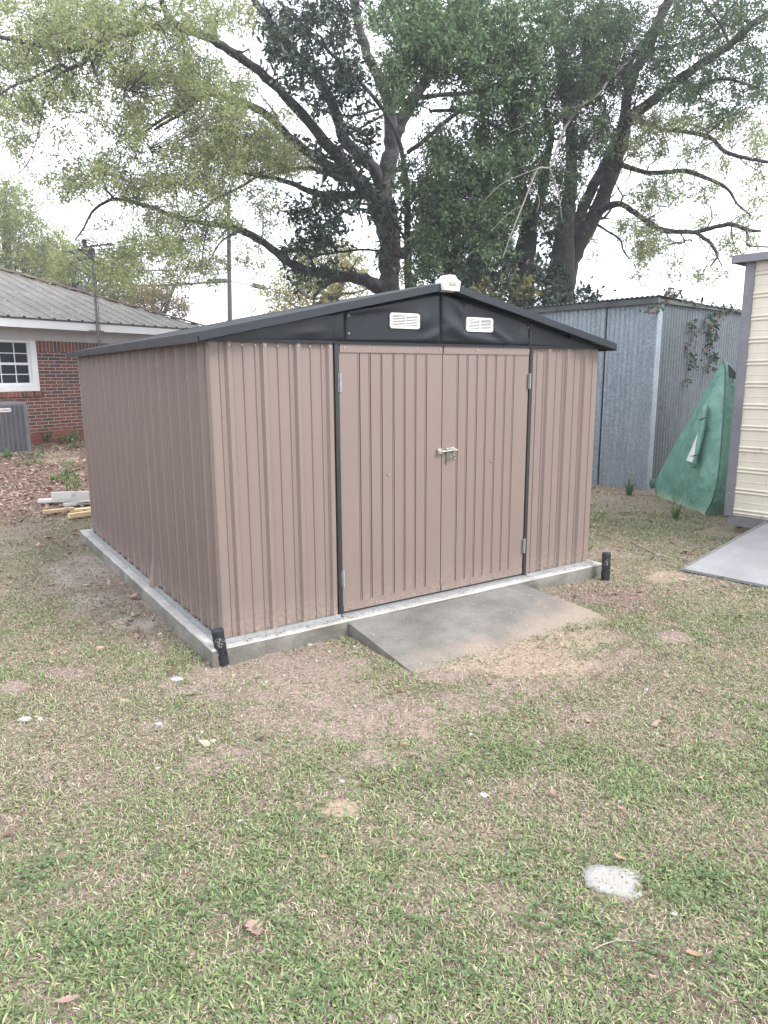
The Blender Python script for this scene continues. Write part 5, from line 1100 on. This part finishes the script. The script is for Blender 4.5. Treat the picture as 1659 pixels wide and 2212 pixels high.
for i, (px, py, h, nl, rd_, Z, lb) in enumerate([(150, 955, .22, 160, .5, 14.1, 'leafy weeds at the foot of the brick wall next to the brown shed'), (105, 950, .2, 110, .4, 14.2, 'darker weeds between the air conditioner and the brick wall'),
        (172, 968, .16, 90, .35, 13.4, 'small weeds beside the far corner of the brown shed'), (20, 995, .2, 100, .35, 12.2, 'bright weed sprouting in front of the air conditioner pad'), (60, 1010, .12, 80, .35, 11.6, 'low green weeds in the leaves below the air conditioner'), (75, 990, .2, 50, .2, 12.2, 'spindly weed right of the air conditioner pad'),
        (146, 1053, .36, 60, .14, 9.7, 'thin green sapling behind the lumber pile'), (165, 1058, .2, 30, .08, 9.5, 'short twin shoot right of the thin sapling'), (135, 1040, .12, 60, .3, 10.4, 'low sprawling weed left of the thin sapling'), (10, 1070, .1, 80, .4, 10, 'dark low weed at the left edge above the lawn')]):
    weed('weed', px, py, h, nl, rd_, lb, M_['weed'], Z, .07)

# ------------------------------------------------------------------ lawn: blades, thatch, clover, litter, grit
rg = np.random.default_rng(21)
def sample_ground(n, zmax, zmin=0, margin=.35, outer=None):
    # uniform over the visible wedge of yard with a margin either side
    out = []; tot = 0
    while tot < n:
        x = rg.uniform(-7 if outer else -5, 9, n*3); y = rg.uniform(-5.4 if outer else -4.2, 14, n*3); d = np.stack([x-CAMP[0], y-CAMP[1], np.full_like(x, GZ-CAMP[2])], -1)
        z = d@FW; s_ = (d@RT)/np.maximum(z, .01); t = (d@UP)/np.maximum(z, .01)
        ok = (z > max(.3 if outer else .6, zmin)) & (z < zmax) & (np.abs(s_) < .545+margin) & (t > (-2.2 if outer else -.86))
        ok &= ~((x > -.12) & (x < 3.28) & (y > -.11) & (y < 3.82)) & ~((x > 6.9) & (y > 2.1)) & ~((x > 5.3) & (y < .4) & (y > -4))
        ok &= ~((x > .78) & (x < 2.42) & (y > -.72-.12*fbm(x, y, .1, 66)) & (y < 0))
        rr_ = (tp[None]-np.stack([x, y], -1)); a = -(rr_@rd); c = -(rr_@WD); ok &= ~((a > 0) & (a < 1.9) & (c > 0) & (c < 1.8))
        if outer: ok &= ~((np.abs(s_) < .545+.35) & (t > -.86) & (z > .6))
        p = np.stack([x, y], -1)[ok]; out.append(p); tot += len(p)
    return np.concatenate(out)[:n]
PCc = on_z(1320, 1905)[:2]
def blades(name, pts, L, W, lean, mats, mi=None, label=None, dz=0.0, parent=None, curl=.5):
    n = len(pts); z = gz(pts[:, 0], pts[:, 1])+dz; a = rg.uniform(0, 2*math.pi, n); H = np.stack([np.cos(a), np.sin(a), np.zeros(n)], -1); S = np.stack([-np.sin(a), np.cos(a), np.zeros(n)], -1)
    tw = rg.normal(0, .35, n); S = unit(S+np.stack([np.zeros(n), np.zeros(n), tw], -1))
    Pb = np.stack([pts[:, 0], pts[:, 1], z], -1); l1 = lean*.75; l2 = np.clip(lean*(1+curl), 0, 1.7)
    u = np.array([0, 0, 1.])
    m_ = Pb+(H*np.sin(l1)[:, None]+u*np.cos(l1)[:, None])*(L*.5)[:, None]
    q = m_+(H*np.sin((l1+l2)/2)[:, None]+u*np.cos((l1+l2)/2)[:, None])*(L*.3)[:, None]
    t = q+(H*np.sin(l2)[:, None]+u*np.cos(l2)[:, None])*(L*.25)[:, None]
    V = np.empty((n, 7, 3)); w_ = (W*.5)[:, None]
    V[:, 0] = Pb-S*w_*.7; V[:, 1] = Pb+S*w_*.7; V[:, 2] = m_-S*w_; V[:, 3] = m_+S*w_; V[:, 4] = q-S*w_*.8; V[:, 5] = q+S*w_*.8; V[:, 6] = t
    b_ = np.arange(n)*7; lo = np.stack([b_, b_+1, b_+3, b_+2, b_+2, b_+3, b_+5, b_+4, b_+4, b_+5, b_+6], -1)
    m2 = None if mi is None else np.repeat(mi, 3)
    return npmesh(name, V.reshape(-1, 3), lo, np.tile([4, 4, 3], n), mats, parent, m2)
M_['blade'] = m_island('lawn_blades', [(0, (.08, .120, .05)), (.3, (.125, .185, .072)), (.7, (.19, .255, .10)), (.93, (.26, .32, .14)), (1, (.36, .37, .19))], .5, .25, .4)
M_['thatch'] = m_island('dry_blades', [(0, (.13, .10, .08)), (.35, (.24, .19, .15)), (.7, (.35, .29, .23)), (.92, (.45, .39, .31)), (1, (.56, .50, .40))], .8, .1, .15)
M_['clover'] = m_island('clover_leaves', [(0, (.07, .115, .05)), (.6, (.11, .165, .075)), (1, (.17, .235, .11))], .5, .25, .25)
M_['litter'] = m_island('leaf_litter', [(0, (.07, .045, .038)), (.3, (.15, .10, .08)), (.6, (.26, .185, .15)), (.85, (.38, .29, .24)), (1, (.30, .16, .09))], .75, .1, .2)
M_['grit'] = m_island('grit', [(0, (.10, .08, .065)), (.4, (.20, .17, .145)), (.8, (.31, .28, .25)), (1, (.46, .44, .42))], .9, 0, .2)
def keep(pts, prob): return pts[rg.random(len(pts)) < prob]
def notpatch(p):
    return ((p-PCc)**2).sum(1) > .085**2
PG = []; LG = []; WG = []; PT_ = []; LT = []; WT = []
for zmin, zmax, ng, ntc, ls, ws in ((-1, 8.0, 110000, 110000, 1.1, 1.5), (0, 3.2, 190000, 150000, 1.0, 1.0), (3.2, 5.2, 190000, 200000, 1.0, 1.1), (5.2, 8.5, 100000, 120000, 1.1, 1.5), (8.5, 17, 50000, 45000, 1.5, 2.2)):
    og = dict(margin=.85, outer=True) if zmin < 0 else {}; p = sample_ground(ng, zmax, zmin, **og); mkk = masks(p[:, 0], p[:, 1]); cl = fbm(p[:, 0], p[:, 1], .16, 91); big = fbm(p[:, 0], p[:, 1], .9, 92)
    near = sst(-.6, -2.6, p[:, 1])
    pr_ = (1-.95*mkk['bare'])*(.28+.72*sst(.34, .58, cl))*(.45+.55*sst(.35, .6, big))*np.minimum(1, .55+.40*near+.45*sst(3.3, 4.2, p[:, 0]))*(1-.5*sst(4, 6, p[:, 1])*sst(2, 0, p[:, 0]))
    p = p[rg.random(len(p)) < pr_]; p = p[notpatch(p)]; PG.append(p); LG.append((.010+.031*rg.random(len(p))**1.8)*ls); WG.append(rg.uniform(.0026, .0066, len(p))*ws)
    p = sample_ground(ntc, zmax, zmin, **og); mkk = masks(p[:, 0], p[:, 1]); pr_ = (1-.90*np.maximum.reduce([mkk['sand'], mkk['dirt']*.82, mkk['dust']*.95, mkk['mulch']*.3, mkk['litter']*.5]))*(.5+.5*sst(.35, .6, fbm(p[:, 0], p[:, 1], .3, 93)))
    p = p[rg.random(len(p)) < pr_]; p = p[notpatch(p)]; PT_.append(p); LT.append(rg.uniform(.008, .024, len(p))*ls); WT.append(rg.uniform(.0014, .0032, len(p))*ws)
PG = np.concatenate(PG); LG = np.concatenate(LG); WG = np.concatenate(WG); PT_ = np.concatenate(PT_); LT = np.concatenate(LT); WT = np.concatenate(WT)
lg = blades('grass', PG, LG, WG, np.clip(rg.normal(1.2, .24, len(PG)), .4, 1.52), [M_['blade']], curl=.3); tag(lg, 'short patchy green lawn grass across the yard', 'grass', kind='stuff')
lt_ = blades('dry_grass', PT_, LT, WT, np.clip(rg.normal(1.38, .16, len(PT_)), .8, 1.6), [M_['thatch']], dz=.003, curl=.12); tag(lt_, 'dry straw coloured grass clippings and thatch on the soil', 'dry grass', kind='stuff')
print('blades', len(PG), len(PT_))
# clover patches
CP = []
for px, py, r_, k in [(a_, b_, c_*.9, int(d_*.16) if b_ > 1400 else int(d_*.5)) for a_, b_, c_, d_ in ((120,1880,.18,500),(560,1960,.12,320),(420,1960,.10,220),(1500,1930,.16,500),(1560,1900,.12,320),(1180,1980,.14,380),(1010,2090,.10,260),(1300,2060,.16,420),(700,2160,.12,300),(300,2050,.14,300),(1430,2090,.14,320),(950,1680,.14,260),(1080,1640,.2,340),(1190,1620,.2,300),(900,1990,.12,250),(200,2010,.12,240),(1560,2110,.1,260),(60,1900,.15,260),(1480,1480,.25,260),(1120,1870,.12,160),(640,1790,.12,150),(620,2030,.1,220),(1340,1140,.5,300),(1500,1150,.6,900),(1560,1170,.4,500))]:
    c = on_z(px, py)[:2]; CP.append(c+rg.normal(size=(k, 2))*r_*.55)
CP = np.concatenate(CP); CP = CP[notpatch(CP)]; n = len(CP); zc = gz(CP[:, 0], CP[:, 1])+rg.uniform(.008, .028, n); cen = np.stack([CP[:, 0], CP[:, 1], zc], -1)
a0 = rg.uniform(0, 6.28, n); PP = []; DD = []; SS = []; LL = []
for j in range(3):
    a = a0+j*2.094; d = unit(np.stack([np.cos(a), np.sin(a), rg.uniform(-.1, .35, n)], -1)); PP.append(cen); DD.append(d); SS.append(unit(np.cross(d, np.tile([0, 0, 1.], (n, 1)))+rg.normal(size=(n, 3))*.1)); LL.append(rg.uniform(.008, .014, n))
PP = np.concatenate(PP); DD = np.concatenate(DD); SS = np.concatenate(SS); LL = np.concatenate(LL)
tag(leafmesh('clover', PP, DD, SS, LL, LL*.95, [M_['clover']], fold=.05), 'small patches of green clover among the grass', 'clover', kind='stuff')
# litter
p = sample_ground(90000, 17, 2.5); mkk = masks(p[:, 0], p[:, 1]); pr_ = np.clip(mkk['litter']*.95+mkk['mulch']*.15+.010+.03*sst(3.3, 4.5, p[:, 0]), 0, 1); p = p[rg.random(len(p)) < pr_]; n = len(p)
pn = np.stack([p[:, 0], p[:, 1], gz(p[:, 0], p[:, 1])+rg.uniform(.004, .03, n)], -1); a = rg.uniform(0, 6.28, n); d = unit(np.stack([np.cos(a), np.sin(a), rg.normal(0, .3, n)], -1)); s_ = unit(np.cross(d, np.tile([0, 0, 1.], (n, 1)))+rg.normal(size=(n, 3))*.35)
L = rg.uniform(.03, .085, n); tag(leafmesh('leaf_litter', pn, d, s_, L, L*rg.uniform(.35, .6, n), [M_['litter']], fold=.25), 'brown fallen leaves covering the ground towards the brick house', 'leaf litter', kind='stuff')
# small bits and grit: around pad, ramp and sandy spots
p = sample_ground(170000, 9, 1.2); mkk = masks(p[:, 0], p[:, 1]); pr_ = .02+.5*np.maximum.reduce([mkk['dirt']*.7, mkk['dust'], mkk['mulch'], mkk['sand']*.25]); p = p[rg.random(len(p)) < pr_]
extra = np.stack([rg.uniform(.82, 2.38, 420), rg.uniform(-.82, -.12, 420)], -1); e2 = np.stack([rg.uniform(-.1, 3.2, 900), rg.uniform(-.099, -.056, 900)], -1); e2 = e2[(fbm(e2[:, 0], e2[:, 1], .3, 8) > .45)]
def ramp_z(q): v = (-q[:, 1]-.106)/.76; return -.015-.093*v
n1_ = len(p); zz_ = np.concatenate([gz(p[:, 0], p[:, 1])+.003, ramp_z(extra)+.004, np.full(len(e2), .003)]); p = np.concatenate([p, extra, e2]); n = len(p)
r_ = np.abs(rg.normal(0, .0028, n))+.0014; r_[n1_:] *= .8
T = unit(np.array([[1, 0, -.6], [-.5, .87, -.6], [-.5, -.87, -.6], [0, 0, 1]])); V = np.empty((n, 4, 3)); an = rg.uniform(0, 6.28, n)
for j in range(4):
    x = T[j, 0]*np.cos(an)-T[j, 1]*np.sin(an); y = T[j, 0]*np.sin(an)+T[j, 1]*np.cos(an); V[:, j] = np.stack([p[:, 0]+x*r_*rg.uniform(.7, 1.5, n), p[:, 1]+y*r_*rg.uniform(.7, 1.5, n), zz_+(T[j, 2]*.8+.3)*r_], -1)
b_ = np.arange(n)*4; lo = np.stack([b_, b_+1, b_+3, b_+1, b_+2, b_+3, b_+2, b_, b_+3], -1)
tag(npmesh('gravel', V.reshape(-1, 3), lo, np.full(3*n, 3), [M_['grit']]), 'scattered grit and crumbs of soil on bare ground and ramp', 'gravel', kind='stuff')

# ------------------------------------------------------------------ concrete patch with pebbles
pc_ = on_z(1320, 1905); cp = empty('concrete_patch', (pc_[0], pc_[1], float(gz(pc_[0], pc_[1]))), 0, 'flat whitish concrete patch studded with pebbles in the lawn', 'concrete patch')
ol = [(1258,1880),(1275,1868),(1320,1870),(1360,1873),(1382,1882),(1384,1905),(1386,1925),(1378,1945),(1360,1942),(1330,1933),(1300,1926),(1275,1915),(1262,1898)]
pts = np.array([on_z(*q)[:2]-pc_[:2] for q in ol]); C_ = catmull([list(a)+[0] for a in np.vstack([pts, pts[:1]])], 5)[:-1]; k = len(C_); b = MB()
C_ = [c*(1+.075*random.uniform(-1, 1)) for c in C_]
rings = [[(c[0]*s_, c[1]*s_, z_) for c in C_] for s_, z_ in ((1.03, -.03), (1.0, .001), (.985, .007), (.6, .009), (.2, .009))]
b.add([v for r in rings for v in r], [(s_*k+i, s_*k+(i+1) % k, (s_+1)*k+(i+1) % k, (s_+1)*k+i) for s_ in range(4) for i in range(k)]+[tuple(4*k+i for i in range(k))]); b.build('patch_body', M_['patch'], cp, smooth=True)
b = MB()
def pebble(b, c, r, sq=.6, seed=0):
    rr = np.random.default_rng(seed); n1, n2 = 5, 7; vs = []; sc = rr.uniform(.7, 1.3, 3)*np.array([1, 1, sq])
    for j in range(n1+1):
        th = math.pi*j/n1
        for i in range(n2):
            ph = 2*math.pi*i/n2; q = 1+rr.uniform(-.18, .18) if 0 < j < n1 else 1; vs.append(np.array(c)+r*q*sc*np.array([math.sin(th)*math.cos(ph), math.sin(th)*math.sin(ph), math.cos(th)]))
    b.add(vs, [(j*n2+i, (j+1)*n2+i, (j+1)*n2+(i+1) % n2, j*n2+(i+1) % n2) for j in range(n1) for i in range(n2)])
for i in range(46):
    a = random.uniform(0, 6.28); q = math.sqrt(random.random())*.062; pebble(b, (q*math.cos(a)*1.15, q*math.sin(a)*.75+.0, .0095), random.uniform(.0018, .0042), .5, i)
M_['pebble'] = m_island('pebbles', [(0, (.20, .14, .12)), (.3, (.42, .30, .18)), (.6, (.48, .42, .36)), (.85, (.55, .52, .48)), (1, (.12, .11, .12))], .6)
b.build('pebbles', M_['pebble'], cp, smooth=True)

# ------------------------------------------------------------------ stones, leaves, sticks
M_['chalk'] = simple('pale_concrete_chip', (.24, .24, .235), (.44, .44, .44), .9, 90, 120, .8, .004)
M_['redstone'] = simple('reddish_stone', (.25, .16, .14), (.36, .25, .22), .9, 20, 60, .5, .003)
def stone(px, py, w_, h_, label, m='chalk', z=None):
    c = on_z(px, py); s = math.hypot(*(c-CAMP)); Zd = (c-CAMP)@FW; r = w_*Zd/F_/2; b = MB(); rr = np.random.default_rng(int(px*7+py)); n1, n2 = 8, 10; vs = []
    sc = np.array([1, .62, max(.35, min(1, h_/w_))]); 
    for j in range(n1+1):
        th = math.pi*j/n1
        for i in range(n2):
            ph = 2*math.pi*i/n2; q = 1+rr.uniform(-.16, .16) if 0 < j < n1 else 1; vs.append(r*q*sc*np.array([math.sin(th)*math.cos(ph), math.sin(th)*math.sin(ph), math.cos(th)]))
    b.add(vs, [(j*n2+i, (j+1)*n2+i, (j+1)*n2+(i+1) % n2, j*n2+(i+1) % n2) for j in range(n1) for i in range(n2)])
    o_ = b.build('stone', M_[m], loc=(c[0], c[1], (float(gz(c[0], c[1])) if z is None else z)+r*sc[2]*.45), rot=(0, 0, -YAW+rr.uniform(-.3, .3))); tag(o_, label, 'stone', 'loose concrete chips on the lawn')
for a in ((53, 1553, 30, 11, 'largest white chip, on the lawn near the left edge of the picture'), (86, 1551, 13, 8, 'small white chip just right of the big left edge one'), (381, 1466, 28, 10, 'long white chip on the grass below the near corner of the pad'), (460, 1603, 14, 10, 'white chip beside a bare patch, left of the lawn centre'),
          (436, 1583, 9, 8, 'small grey chip up left of the white chip at the bare patch'), (343, 1564, 18, 8, 'whitish chip on a bare streak in the left lawn'), (341, 1660, 14, 8, 'faint grey chip below the whitish streak chip'), (520, 1773, 16, 8, 'grey white chip in the lawn, lower left of the sandy patch'),
          (738, 1690, 14, 9, 'white chip above the sandy patch'), (1045, 1718, 26, 10, 'crumbly pale chip right of the sandy patch'), (1340, 1736, 13, 10, 'grey white chip next to a brown leaf on the right lawn'), (1455, 1977, 16, 11, 'cream chip below the concrete patch'),
          (1395, 1492, 9, 8, 'tiny white chip on the right lawn, above the lone upright leaf'), (668, 1390, 13, 8, 'white chip near the pad front edge, right of the hose'), (700, 1377, 10, 7, 'chip leaning at the pad edge beside the ramp'), (712, 1405, 9, 6, 'small chip in front of the ramp side'), (640, 1400, 9, 6, 'small chip below the hose end'), (765, 1395, 8, 7, 'chip touching the left side of the ramp'),
          (1018, 1590, 12, 7, 'small grey chip on the dry middle lawn'), (505, 1455, 8, 6, 'tiny chip under the leaning path light'), (300, 1411, 9, 6, 'tiny white chip left of the near pad corner'), (345, 1366, 11, 7, 'white chip on the grass beside the pad side'), (1420, 1200, 9, 7, 'pale chip beside the tip of the board ramp'), (1385, 1315, 8, 6, 'pale chip in the brown dirt right of the ramp')):
    stone(*a)
stone(330, 1400-12, 12, 7, 'reddish stone in the grass by the pad side', 'redstone'); stone(215, 1402, 20, 11, 'reddish brown stone left of the pad on the lawn', 'redstone')
M_['tanleaf'] = simple('tan_dry_leaf', (.22, .13, .08), (.34, .22, .14), .6, 25); M_['pinkleaf'] = simple('pinkish_dry_leaf', (.20, .125, .105), (.30, .20, .17), .6, 25)
def fallen(px, py, w_, ang, label, m='tanleaf', asp=.4):
    c = on_z(px, py); Zd = (c-CAMP)@FW; L = .85*w_*Zd/F_; b = MB(); k = 8; vs = []
    for j in range(k+1):
        t = j/k; ww = L*asp*.5*math.sin(math.pi*min(1, t*.92+.08))**.8*(1+(.18 if asp < .6 else .5)*(-1)**j*(.2 < t < .85)); x = L*(t-.5); zc_ = .25*L*(t-.5)**2*2
        vs += [(x, -ww, zc_+ww*.5), (x, 0, zc_), (x, ww, zc_+ww*.5)]
    b.add(vs, [(3*j+i, 3*j+3+i, 3*j+4+i, 3*j+1+i) for j in range(k) for i in range(2)]); b.tube([(-L*.5, 0, .12*L), (-L*.68, 0, .10*L)], .0008, 4)
    o_ = b.build('fallen_leaf', M_[m], loc=(c[0], c[1], float(gz(c[0], c[1]))+.018), rot=(random.uniform(-.25, .25), random.uniform(-.2, .2), ang-YAW), smooth=True); tag(o_, label, 'leaf', 'dry leaves lying on the lawn')
for a in ((549, 2018, 56, -.9, 'pinkish lobed dry leaf below the lawn centre, largest at lower left' , 'pinkleaf', .62), (150, 2175, 56, .3, 'curled pinkish leaf near the bottom left corner', 'pinkleaf', .4), (1196, 1723, 34, 1.9, 'brown pink leaf standing on the right lawn', 'pinkleaf', .35), (1342, 1757, 24, -.7, 'orange tan leaf below the grey chip on the right', 'tanleaf', .45),
          (1453, 1590-0, 24, 1.5, 'pale tan leaf standing upright on the right lawn', 'tanleaf', .45), (872, 1617, 22, .5, 'orange leaf on the middle lawn, upper of the pair', 'tanleaf', .4), (893, 1638, 20, 0, 'orange leaf on the middle lawn, lower of the pair', 'tanleaf', .35), (832, 1692, 24, .2, 'flat orange leaf right of the white chip', 'tanleaf', .3),
          (1500, 2072, 40, -.5, 'golden brown leaf at lower right below the clover', 'tanleaf', .4), (1410, 2118, 24, -.3, 'small pinkish leaf near the bottom right', 'pinkleaf', .5), (1632, 1973, 22, 1.2, 'reddish leaf in the clover at the right edge', 'pinkleaf', .5), (1340, 1860, 28, -.5, 'rust leaf beside the top edge of the concrete patch', 'tanleaf', .35),
          (1205, 1378, 20, .3, 'brown leaf on the sand right of the ramp foot', 'tanleaf', .4), (1480, 1195, 22, .4, 'pink leaf in the grass by the board ramp edge', 'pinkleaf', .6), (995, 2010, 26, .1, 'orange blade like leaf low in the lawn centre', 'tanleaf', .2), (430, 1900, 20, 1.2, 'tan leaf in the green lower left grass', 'tanleaf', .5), (1255, 1945, 18, 2, 'small tan leaf left of the concrete patch', 'tanleaf', .4), (700, 1860, 20, .2, 'tan leaf in the green grass below the sandy patch', 'tanleaf', .4)):
    fallen(*a)
M_['stick'] = simple('pale_twig', (.20, .17, .14), (.32, .28, .24), .85, 30, 60, .4, .002)
def stick(pts, r, label, m='stick'):
    r = r*.62
    P3 = [on_z(*p) for p in pts]; c0_ = P3[0]; g0 = float(gz(c0_[0], c0_[1])); b = MB(); C_ = np.array(catmull([list(p-c0_) for p in P3], 4)); b.tube([c+np.array([0, 0, .014]) for c in C_], [r*(1-.5*i/len(C_)) for i in range(len(C_))], 7); o_ = b.build('twig', M_[m], loc=(c0_[0], c0_[1], g0), smooth=True); tag(o_, label, 'twig', 'twigs lying on the lawn')
stick([(693, 1650), (703, 1662), (722, 1672), (738, 1685)], .004, 'straight pale twig above the sandy patch in the middle lawn')
stick([(1280, 2055), (1305, 2043), (1335, 2035), (1370, 2037), (1410, 2050), (1440, 2062)], .0035, 'long curved grey twig on the lawn below the concrete patch')
stick([(565, 1462), (520, 1470), (500, 1470)], .003, 'thin straw coloured twig under the near path light')
stick([(420, 1508), (470, 1503), (530, 1497)], .003, 'pale horizontal twig on the left lawn below the pad corner')
stick([(1362, 1172), (1390, 1186), (1415, 1197), (1428, 1205)], .010, 'brown flat stick in the grass right of the brown shed', 'wbark')if 'wbark' in M_ else stick([(1362, 1172), (1390, 1186), (1415, 1197), (1428, 1205)], .010, 'thick brown stick in the grass right of the brown shed')
stick([(1372, 1142), (1385, 1150), (1392, 1158)], .006, 'short brown stick up left of the thick one', )
# black hose end at the pad front
hp = [(545, 1412), (565, 1408), (590, 1401), (625, 1392), (650, 1388), (662, 1386)]
b = MB(); P3 = [on_z(*p, GZ+.006) for p in hp]; c0_ = P3[0]; C_ = np.array(catmull([list(p-c0_) for p in P3], 4)); b.tube([c+np.array([0, 0, .004]) for c in C_], .009, 8); tag(b.build('black_pipe', M_['blackpl'], loc=(c0_[0], c0_[1], float(gz(c0_[0], c0_[1]))), smooth=True), 'black plastic pipe end half buried along the pad front', 'pipe')

# ------------------------------------------------------------------ haze volume added to lift dark tones like lens veil
hm = bpy.data.materials.new('veil_haze'); hm.use_nodes = True; hn_ = hm.node_tree; hn_.nodes.clear(); ho = hn_.nodes.new('ShaderNodeOutputMaterial')
pv = hn_.nodes.new('ShaderNodeVolumePrincipled'); pv.inputs['Color'].default_value = (.90, .93, 1, 1); pv.inputs['Density'].default_value = .0022; pv.inputs['Anisotropy'].default_value = .3
hn_.links.new(pv.outputs[0], ho.inputs['Volume'])
b = MB(); b.box((-30, -9, -1.6), (48, 50, 18)); hz_o = b.build('haze', hm); tag(hz_o, 'thin pale haze added over the yard to imitate lens veil', 'haze', kind='stuff')
